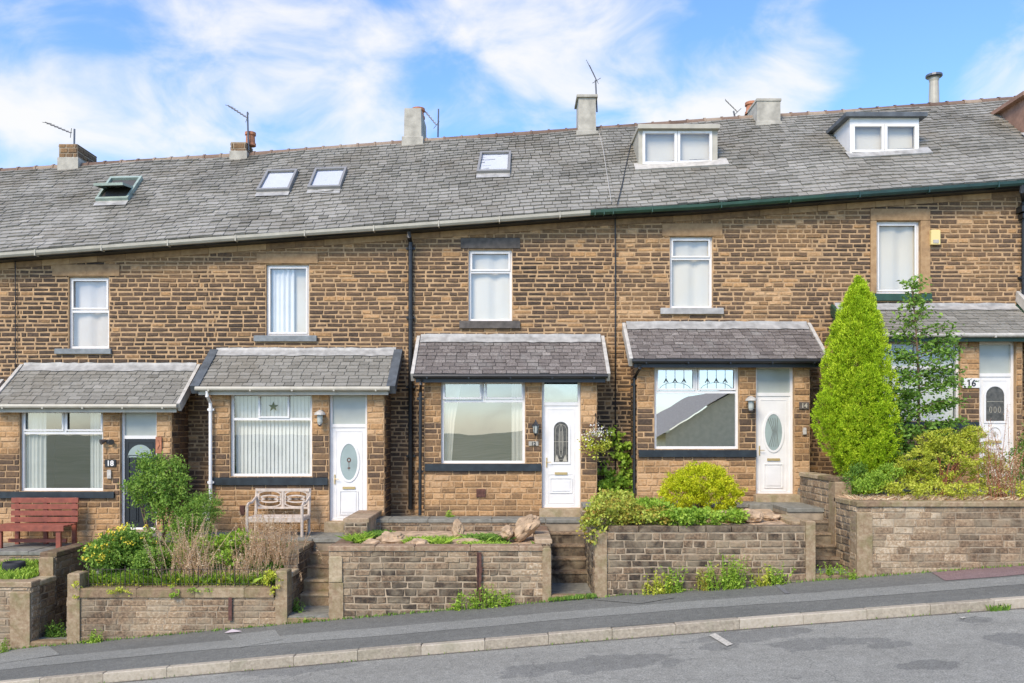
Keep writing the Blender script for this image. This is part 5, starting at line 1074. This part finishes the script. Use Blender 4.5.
bush('ground_cover', 'bright low leafy plants between the railed bed dry stalks and the pale bench', 'plant', [blob(215,545,15.6,20,8,.4),blob(240,540,15.9,18,7,.4),blob(222,558,15.3,18,6,.3)], 'ltleaf', 110, .1, 22, .06, .7)
def stalks(name, label, cat, cx_, py, Y, wpx, n, h, m, seed, headm=None, leaf=.05, lean=.12, dy=.25, head=.3, group=None, kind=None, zb=None, lv=16, asp=.22):
    """upright stems with small side leaves"""
    n = max(n, 9); rs = np.random.RandomState(seed); x0, _, z0 = P2(cx_, py, Y); z0 = zb if zb is not None else z0; t = thing(name, (x0,Y,z0), label, cat, group); mb = MB(); Cn=[]; D=[]; T=[]
    for k in range(n):
        x = x0+rs.normal()*.55*wpx*Y/K; y = Y+rs.uniform(-1,1)*dy; hh = h*rs.uniform(.3,1.12)*math.exp(-((x-x0)/(wpx*Y/K))**2*.25); e = Vector((x+rs.normal()*lean*hh, y+rs.normal()*lean*hh, z0+hh)); s = Vector((x,y,z0-.04)); mb.tube([s, s.lerp(e,.5)+Vector((rs.normal()*.02,0,0)), e], [.006,.005,.002], 4, t=.4)
        for q in range(lv): u = (q+rs.rand())/lv; p = s.lerp(e, .1+.9*u); Cn.append([*(np.array(p)+rs.normal(size=3)*[leaf*.45,leaf*.45,leaf*.3])]); a = rs.uniform(0,6.28); D.append([math.cos(a), math.sin(a), .5]); T.append(rs.uniform(.1,.9))
    V, F = leafmesh(np.array(Cn), leaf, asp if lv < 30 else .3, np.array(D), .35, rs=rs); link('foliage', V, F, M[m], t, tones=T); mb.build('stems', M[headm or m], t); return t
stalks('dry_stalks', 'tall pinkish-brown dried stalks in the middle of the railed bed', 'plant', 190, 572, 15.05, 24, 110, .95, 'straw', 1, leaf=.034, lv=44, dy=.35, lean=.24)
stalks('dry_stalks', 'dried reddish grass heads in front of the pale bench', 'plant', 270, 560, 15.4, 30, 150, .85, 'straw', 2, leaf=.034, lv=40, dy=.4, lean=.24)
stalks('dry_stalks', 'low buff dried grasses at the right of the railed bed', 'plant', 245, 577, 15.1, 36, 130, .42, 'straw', 4, leaf=.032, lv=34, dy=.3, lean=.32)
stalks('dry_stalks', 'rust-coloured dock seed stalks at the right edge of the photo', 'plant', 1000, 497, 15.0, 20, 44, 1.5, 'straw', 6, 'rbark', leaf=.035, lv=60, dy=.2, lean=.22)
# grass as tufts of blades
def blades(name, label, cat, x0, x1, y0, y1, zf, n, h, m, seed, kind=None, w=.012, lean=.35):
    rs = np.random.RandomState(seed); x = rs.uniform(x0,x1,n); y = rs.uniform(y0,y1,n); z = np.array([zf(a,b) for a,b in zip(x,y)]); hh = h*rs.uniform(.4,1.15,n); lx = rs.normal(0,lean,n)*hh; ly = rs.normal(0,lean,n)*hh; a = rs.uniform(0,3.14,n); wx_, wy_ = np.cos(a)*w, np.sin(a)*w
    V = np.stack([np.stack([x-wx_,y-wy_,z-.02],1), np.stack([x+wx_,y+wy_,z-.02],1), np.stack([x+lx*.4+wx_*.6,y+ly*.4+wy_*.6,z+hh*.6],1), np.stack([x+lx,y+ly,z+hh],1)], 1).reshape(-1,3)
    o = link(name, V, np.arange(4*n).reshape(n,4), M[m], origin=((x0+x1)/2,(y0+y1)/2,float(z.mean())), tones=rs.uniform(0,1,n)); return tag(o, label, cat, kind=kind or 'stuff')
blades('grass', 'bright grass filling the bed with the tyre', 'grass', -9.6, -8.5, YF+.28, 16.25, lambda x,y: .31+.1*(y-YF)/1.8, 4200, .14, 'ltleaf', 1)
blades('grass', 'short green grass behind the wire railing', 'grass', wx(82,14.8), wx(272,14.8), 14.83, 15.25, lambda x,y: .27+.05*(y-14.8), 5000, .2, 'ltleaf', 2, lean=.6)
bush('ground_cover', 'yellow-green leafy edging right behind the wire railing', 'plant', [blob(110+30*k,583,14.95,18,6,.15) for k in range(6)], 'ylleaf', 230, .09, 22, .045, .6)
bush('ground_cover', 'mixed green foliage in the middle of the railed bed', 'plant', [blob(170,560,15.3,14,16,.3),blob(195,552,15.5,14,16,.3),blob(180,535,15.7,12,14,.3)], 'ltleaf', 110, .12, 26, .05, .5, jit=.3)
blades('grass', 'dry matted grass behind the thick coping at the right', 'grass', wx(858,14.85), 9.3, 14.85, 15.5, lambda x,y: 1.70, 5200, .12, 'straw', 3, lean=1.0)
blades('grass', 'sparse green grass among the dried plants of the railed bed', 'grass', -7.2, -4.1, 15.2, 16.3, lambda x,y: .27+.28*(y-14.8), 5000, .2, 'mdleaf', 14)
for px, Yt, w_, n, h_, sd, lab in [(430,15.35,.45,1500,.15,21,'bright mat-forming plant left of the rockery centre'),(487,15.6,.36,1400,.16,22,'bright green mat plant behind the rockery rocks'),(472,15.1,.2,500,.1,23,'small green tuft at the front of the rockery'),(378,15.9,.22,700,.18,24,'grey-green tuft at the left end of the rockery'),(496,15.0,.22,600,.1,25,'low green tuft near the rockery right end'),(540,15.0,.12,240,.1,26,'small tuft beside the right end post of the rockery wall'),(358,15.5,.14,400,.2,27,'dark tuft on the block at the rockery left end')]:
    X = wx(px, Yt); o = blades('rockery_plant', lab, 'plant', X-w_, X+w_, Yt-.16, Yt+.18, lambda x,y: .93+.05*(y-14.8), int(n*.6), h_*.62, 'ltleaf' if sd%2 else 'mdleaf', sd, w=.008, lean=1.0); del o['kind']; o['group'] = 'rockery plants'
# weeds at the foot of the walls
def weed(px, pyb, Y, wpx, n, h, m, seed, label, leaf=.06, lv=14): return stalks('weed', label, 'weed', px, pyb, Y, wpx, n, h, m, seed, leaf=leaf, lv=lv, dy=.05, lean=.22, group='weeds along the pavement', zb=zs(wx(px,Y)), asp=.4)
for a in [(482,607,14.42,16,26,.40,'ltleaf',31,'leafy green weed below the rusty post'),(455,609,14.45,5,8,.33,'ltleaf',32,'small weed left of the rusty post'),(506,606,14.42,6,10,.28,'ltleaf',33,'pale weed right of the rusty post'),
          (655,594,14.42,11,20,.42,'ylleaf',34,'yellowing weeds at the left foot of the weedy wall'),(676,592,14.42,9,18,.45,'ltleaf',35,'upright weeds second from the left at the weedy wall'),(703,590,14.42,8,14,.42,'redleaf',36,'reddish weeds in the middle of the weedy wall'),
          (731,588,14.36,18,60,.58,'ltleaf',37,'largest bushy weed at the weedy wall'),(765,585,14.42,7,12,.35,'ylleaf',38,'small yellow-green weed right of the bushy one'),(778,583,14.42,6,14,.42,'ltleaf',39,'slim upright weed nearest the fourth path'),
          (832,579,14.5,12,16,.16,'ltleaf',40,'low weeds on the fourth path threshold'),(854,575,14.4,5,8,.22,'ltleaf',41,'weed tuft at the foot of the conifer wall corner'),
          (95,638,14.42,11,16,.2,'ltleaf',42,'low weed at the left foot of the railed wall'),(54,624,14.9,11,40,.33,'mdleaf',43,'bright leafy weed inside the leftmost path'),(3,650,14.3,7,9,.25,'ltleaf',44,'grass tuft at the left edge of the pavement'),
          (296,606,14.9,7,24,.36,'mdleaf',45,'leafy weed growing inside the second path'),(310,614,14.55,12,10,.08,'ltleaf',46,'flat weeds on the second path threshold'),(450,515,17.35,5,10,.13,'ltleaf',47,'tiny weed on the patio under the middle bay')]:
    w = weed(a[0],a[1],a[2],a[3],a[4],a[5],a[6],a[7],a[8], .06 if a[5] > .25 else .045)
for w_, z_ in (('tiny weed on the patio under the middle bay',1.2),('low weeds on the fourth path threshold',.55)):
    for o in C.objects:
        if o.get('label') == w_: o.location.z = z_
for px, Y, lab in ((630, YF-.06, 'moss line along the threshold of the middle steps'),):
    o = blades('moss', lab, 'moss', wx(548,Y), wx(596,Y), 14.42, 14.58, lambda x,y: zs(x)+.05, 420, .04, 'mdleaf', 51)
o = blades('grass', 'thin grass growing along the joint at the foot of the walls', 'grass', -8.6, 9, 14.44, 14.53, lambda x,y: zs(x), 1500, .05, 'mdleaf', 52)
o = blades('grass', 'thin grass in the road gutter along the kerb', 'grass', -8, 8, YK-.04, YK, lambda x,y: zs(x)-.14, 150, .04, 'mdleaf', 53)
X,Yk_ = wx(1000, YK-.03), YK-.05; blades('grass', 'green tuft in the gutter near the right edge', 'grass', X-.15, X+.15, YK-.08, YK, lambda x,y: zs(x)-.13, 90, .09, 'mdleaf', 54)
# ivy trails on the coping of the railed wall
bush('trailing_ivy', 'yellow-green trailer over the coping at the right end of the railed wall', 'plant', [blob(274,583,14.5,6,10,.06),blob(268,576,14.6,7,6,.1)], 'ylleaf', 26, .06, 14, .045, .6)
bush('trailing_ivy', 'small yellow-green trailer over the railed wall left pillar', 'plant', [blob(76,590,14.5,4,8,.05),blob(120,592,14.48,12,3,.05)], 'ylleaf', 24, .05, 10, .04, .6)
bush('trailing_ivy', 'little green trailer hanging on the middle of the railed wall coping', 'plant', [blob(174,592,14.48,5,7,.05),blob(200,590,14.5,10,2,.05)], 'ltleaf', 18, .05, 10, .04, .6)
# hanging basket
X, Z = wx(596, YB-.25), wz(437, YB-.25); t = thing('hanging_basket', (X,YB-.25,Z), 'hanging basket of white and yellow flowers right of the middle door', 'hanging basket')
b = MB(); b.lathe(X, YB-.25, [(.03,Z-.16),(.11,Z-.12),(.17,Z),(.17,Z+.02)], 14); b.build('basket', M['bark'], t)
b = MB(); b.tube([(X,YB-.02,Z+.45),(X,YB-.2,Z+.48),(X,YB-.27,Z+.42)], .01, 5); [b.tube([(X,YB-.25,Z+.43),(X+math.cos(a)*.16,YB-.25+math.sin(a)*.16,Z)], .004, 4) for a in (0,2.1,4.2)]; b.build('bracket', M['black'], t)
for m_, n, sd, sz, nm in (('ylleaf',700,1,.05,'foliage'),('wflower',260,2,.04,'flowers')):
    rs = np.random.RandomState(sd); c = rs.normal(size=(n,3))*[.13,.1,.09]+[X,YB-.27,Z+(.05 if m_ == 'wflower' else -.04)]; c[:,2] -= (m_ != 'wflower')*np.abs(rs.normal(size=n))*.12; V, F = leafmesh(c, sz, .6, rs=rs); link(nm, V, F, M[m_], t, tones=rs.uniform(0,1,n))
# ------------------------------------------------------------------ across the road (seen only mirrored in the panes)
M['render'] = mat('cream_render', (.8,.68,.48), .9, nscale=4, namt=.1)
t = thing('bungalow', (12,-14,zs(12)-.4), 'rendered bungalow with a slate roof across the road, mirrored in the fourth bay window', 'bungalow')
b = MB(); z0 = zs(12)-.8; b.box(8.2,15.8,-22,-10,z0,z0+2.7,.5); b.poly([(8.2,-10,z0+2.7),(15.8,-10,z0+2.7),(12,-10,z0+5.0)]); b.build('wall', M['render'], t)
b = MB(); 
for s_ in (-1,1): b.poly([(12,-9.6,z0+5.15),(12,-22.3,z0+5.15),(12+s_*4.4,-22.3,z0+2.45),(12+s_*4.4,-9.6,z0+2.45)])
M['farslate'] = mat('far_slates', (.22,.22,.21), .8, nscale=8, namt=.3); b.build('roof', M['farslate'], t)
for k,(x,y,s_) in enumerate([(-62,-180,4),(-50,-185,4),(-150,-210,5),(-26,-175,3),(30,-160,4)]):
    zb = zs(x)-3.2; tr = thing('tree', (x,y,zb), ['broad tree far left','tall tree','wide tree','low tree','round tree','middle tree','right-hand tree','largest distant tree','distant right tree','nearest small tree'][k]+' beyond the road behind the viewer', 'tree', 'trees beyond the road')
    P, T, D = clumps([(x,y,zb+s_*1.0,s_*.8,s_*.7,s_*.7),(x+s_*.5,y,zb+s_*.8,s_*.5,s_*.5,s_*.5)], 60, s_*.35, 20); V, F = leafmesh(P, s_*.16, .6); link('crown', V, F, M['mdleaf'], tr, tones=T)
    b = MB(); b.tube([(x,y,zb),(x,y,zb+s_)], [s_*.08,s_*.04], 6); b.build('trunk', M['bark'], tr)
# ------------------------------------------------------------------ sky, sun, camera
sc = bpy.context.scene; w = bpy.data.worlds.new('World'); sc.world = w; w.use_nodes = True; N, L = w.node_tree.nodes, w.node_tree.links; bg = N['Background']
SUN = Vector((-.42,-.78,.80)).normalized(); el = math.asin(SUN.z); rot = math.atan2(SUN.x, SUN.y)
sky = N.new('ShaderNodeTexSky'); sky.sky_type = 'NISHITA'; sky.sun_disc = False; sky.sun_elevation = el; sky.sun_rotation = rot; sky.air_density = 1.0; sky.dust_density = .6; sky.ozone_density = 2.5
bg.inputs['Strength'].default_value = SKYS = .15
tc = N.new('ShaderNodeTexCoord'); nv = N.new('ShaderNodeVectorMath'); nv.operation='NORMALIZE'; L.new(tc.outputs['Generated'], nv.inputs[0])
mp = N.new('ShaderNodeMapping'); mp.inputs['Scale'].default_value = (1,1,1.7); mp.inputs['Rotation'].default_value = (0,.15,0); L.new(nv.outputs[0], mp.inputs['Vector'])
n1 = N.new('ShaderNodeTexNoise'); n1.inputs['Scale'].default_value = 8; n1.inputs['Detail'].default_value = 8; n1.inputs['Roughness'].default_value = .55; n1.inputs['Distortion'].default_value = .5; L.new(mp.outputs[0], n1.inputs['Vector'])
acc = n1.outputs['Fac']
for px, py, r, wgt in [(605,55,.17,.13),(560,120,.12,.04),(205,15,.10,.12),(350,70,.12,.12),(470,40,.10,.10),(785,85,.085,.34),(1005,85,.06,.28),(20,75,.07,.16),(300,110,.14,.07),(60,140,.16,.10),(900,10,.20,-.20),(730,35,.07,-.12),(100,60,.10,-.07),(440,75,.045,-.16),(700,15,.07,-.08),(900,80,.08,-.10),(420,115,.05,-.06),(30,10,.08,-.04)]:
    d = Vector((px-CX, K, HY-py)).normalized(); v = N.new('ShaderNodeVectorMath'); v.operation='DISTANCE'; v.inputs[1].default_value = d[:]; L.new(nv.outputs[0], v.inputs[0])
    mr = N.new('ShaderNodeMapRange'); mr.interpolation_type = 'SMOOTHERSTEP'; mr.inputs['From Min'].default_value = r*1.6; mr.inputs['From Max'].default_value = 0; mr.inputs['To Min'].default_value = 0; mr.inputs['To Max'].default_value = wgt; L.new(v.outputs['Value'], mr.inputs['Value'])
    ad = N.new('ShaderNodeMath'); ad.operation='ADD'; L.new(acc, ad.inputs[0]); L.new(mr.outputs[0], ad.inputs[1]); acc = ad.outputs[0]
cm = N.new('ShaderNodeMapRange'); cm.interpolation_type='SMOOTHSTEP'; cm.inputs['From Min'].default_value=.42; cm.inputs['From Max'].default_value=.84; cm.inputs['To Max'].default_value=.93; L.new(acc, cm.inputs['Value'])
hs = N.new('ShaderNodeMixRGB'); hs.blend_type='MULTIPLY'; hs.inputs['Fac'].default_value=1; hs.inputs[2].default_value=(.74,.92,1.22,1); L.new(sky.outputs[0], hs.inputs[1])
mx = N.new('ShaderNodeMixRGB'); mx.inputs[2].default_value = (3.75,3.7,3.55,1); L.new(cm.outputs[0], mx.inputs['Fac']); L.new(hs.outputs[0], mx.inputs[1]); L.new(mx.outputs[0], bg.inputs['Color'])
ld = bpy.data.lights.new('sun', 'SUN'); ld.energy = 2.25; ld.angle = math.radians(24); ld.color = (1,.865,.68); lo = bpy.data.objects.new('sun', ld); C.objects.link(lo); lo.rotation_euler = (-SUN).to_track_quat('-Z','Y').to_euler(); lo.location = (0,0,20)
cd = bpy.data.cameras.new('camera'); cd.sensor_width = 36; cd.lens = K/1024*36; cd.shift_y = (HY-341.5)/1024; cd.clip_end = 3000; cd.clip_start = .1
co = bpy.data.objects.new('camera', cd); C.objects.link(co); co.location = (0,0,CZ); co.rotation_euler = (math.pi/2,0,0); sc.camera = co
vs = sc.view_settings; vs.view_transform = 'Standard'; vs.look = 'None'; vs.exposure = .86; vs.gamma = 1; vs.use_curve_mapping = False
sc.cycles.max_bounces = 6; sc.cycles.transparent_max_bounces = 10; sc.cycles.caustics_reflective = False; sc.cycles.caustics_refractive = False
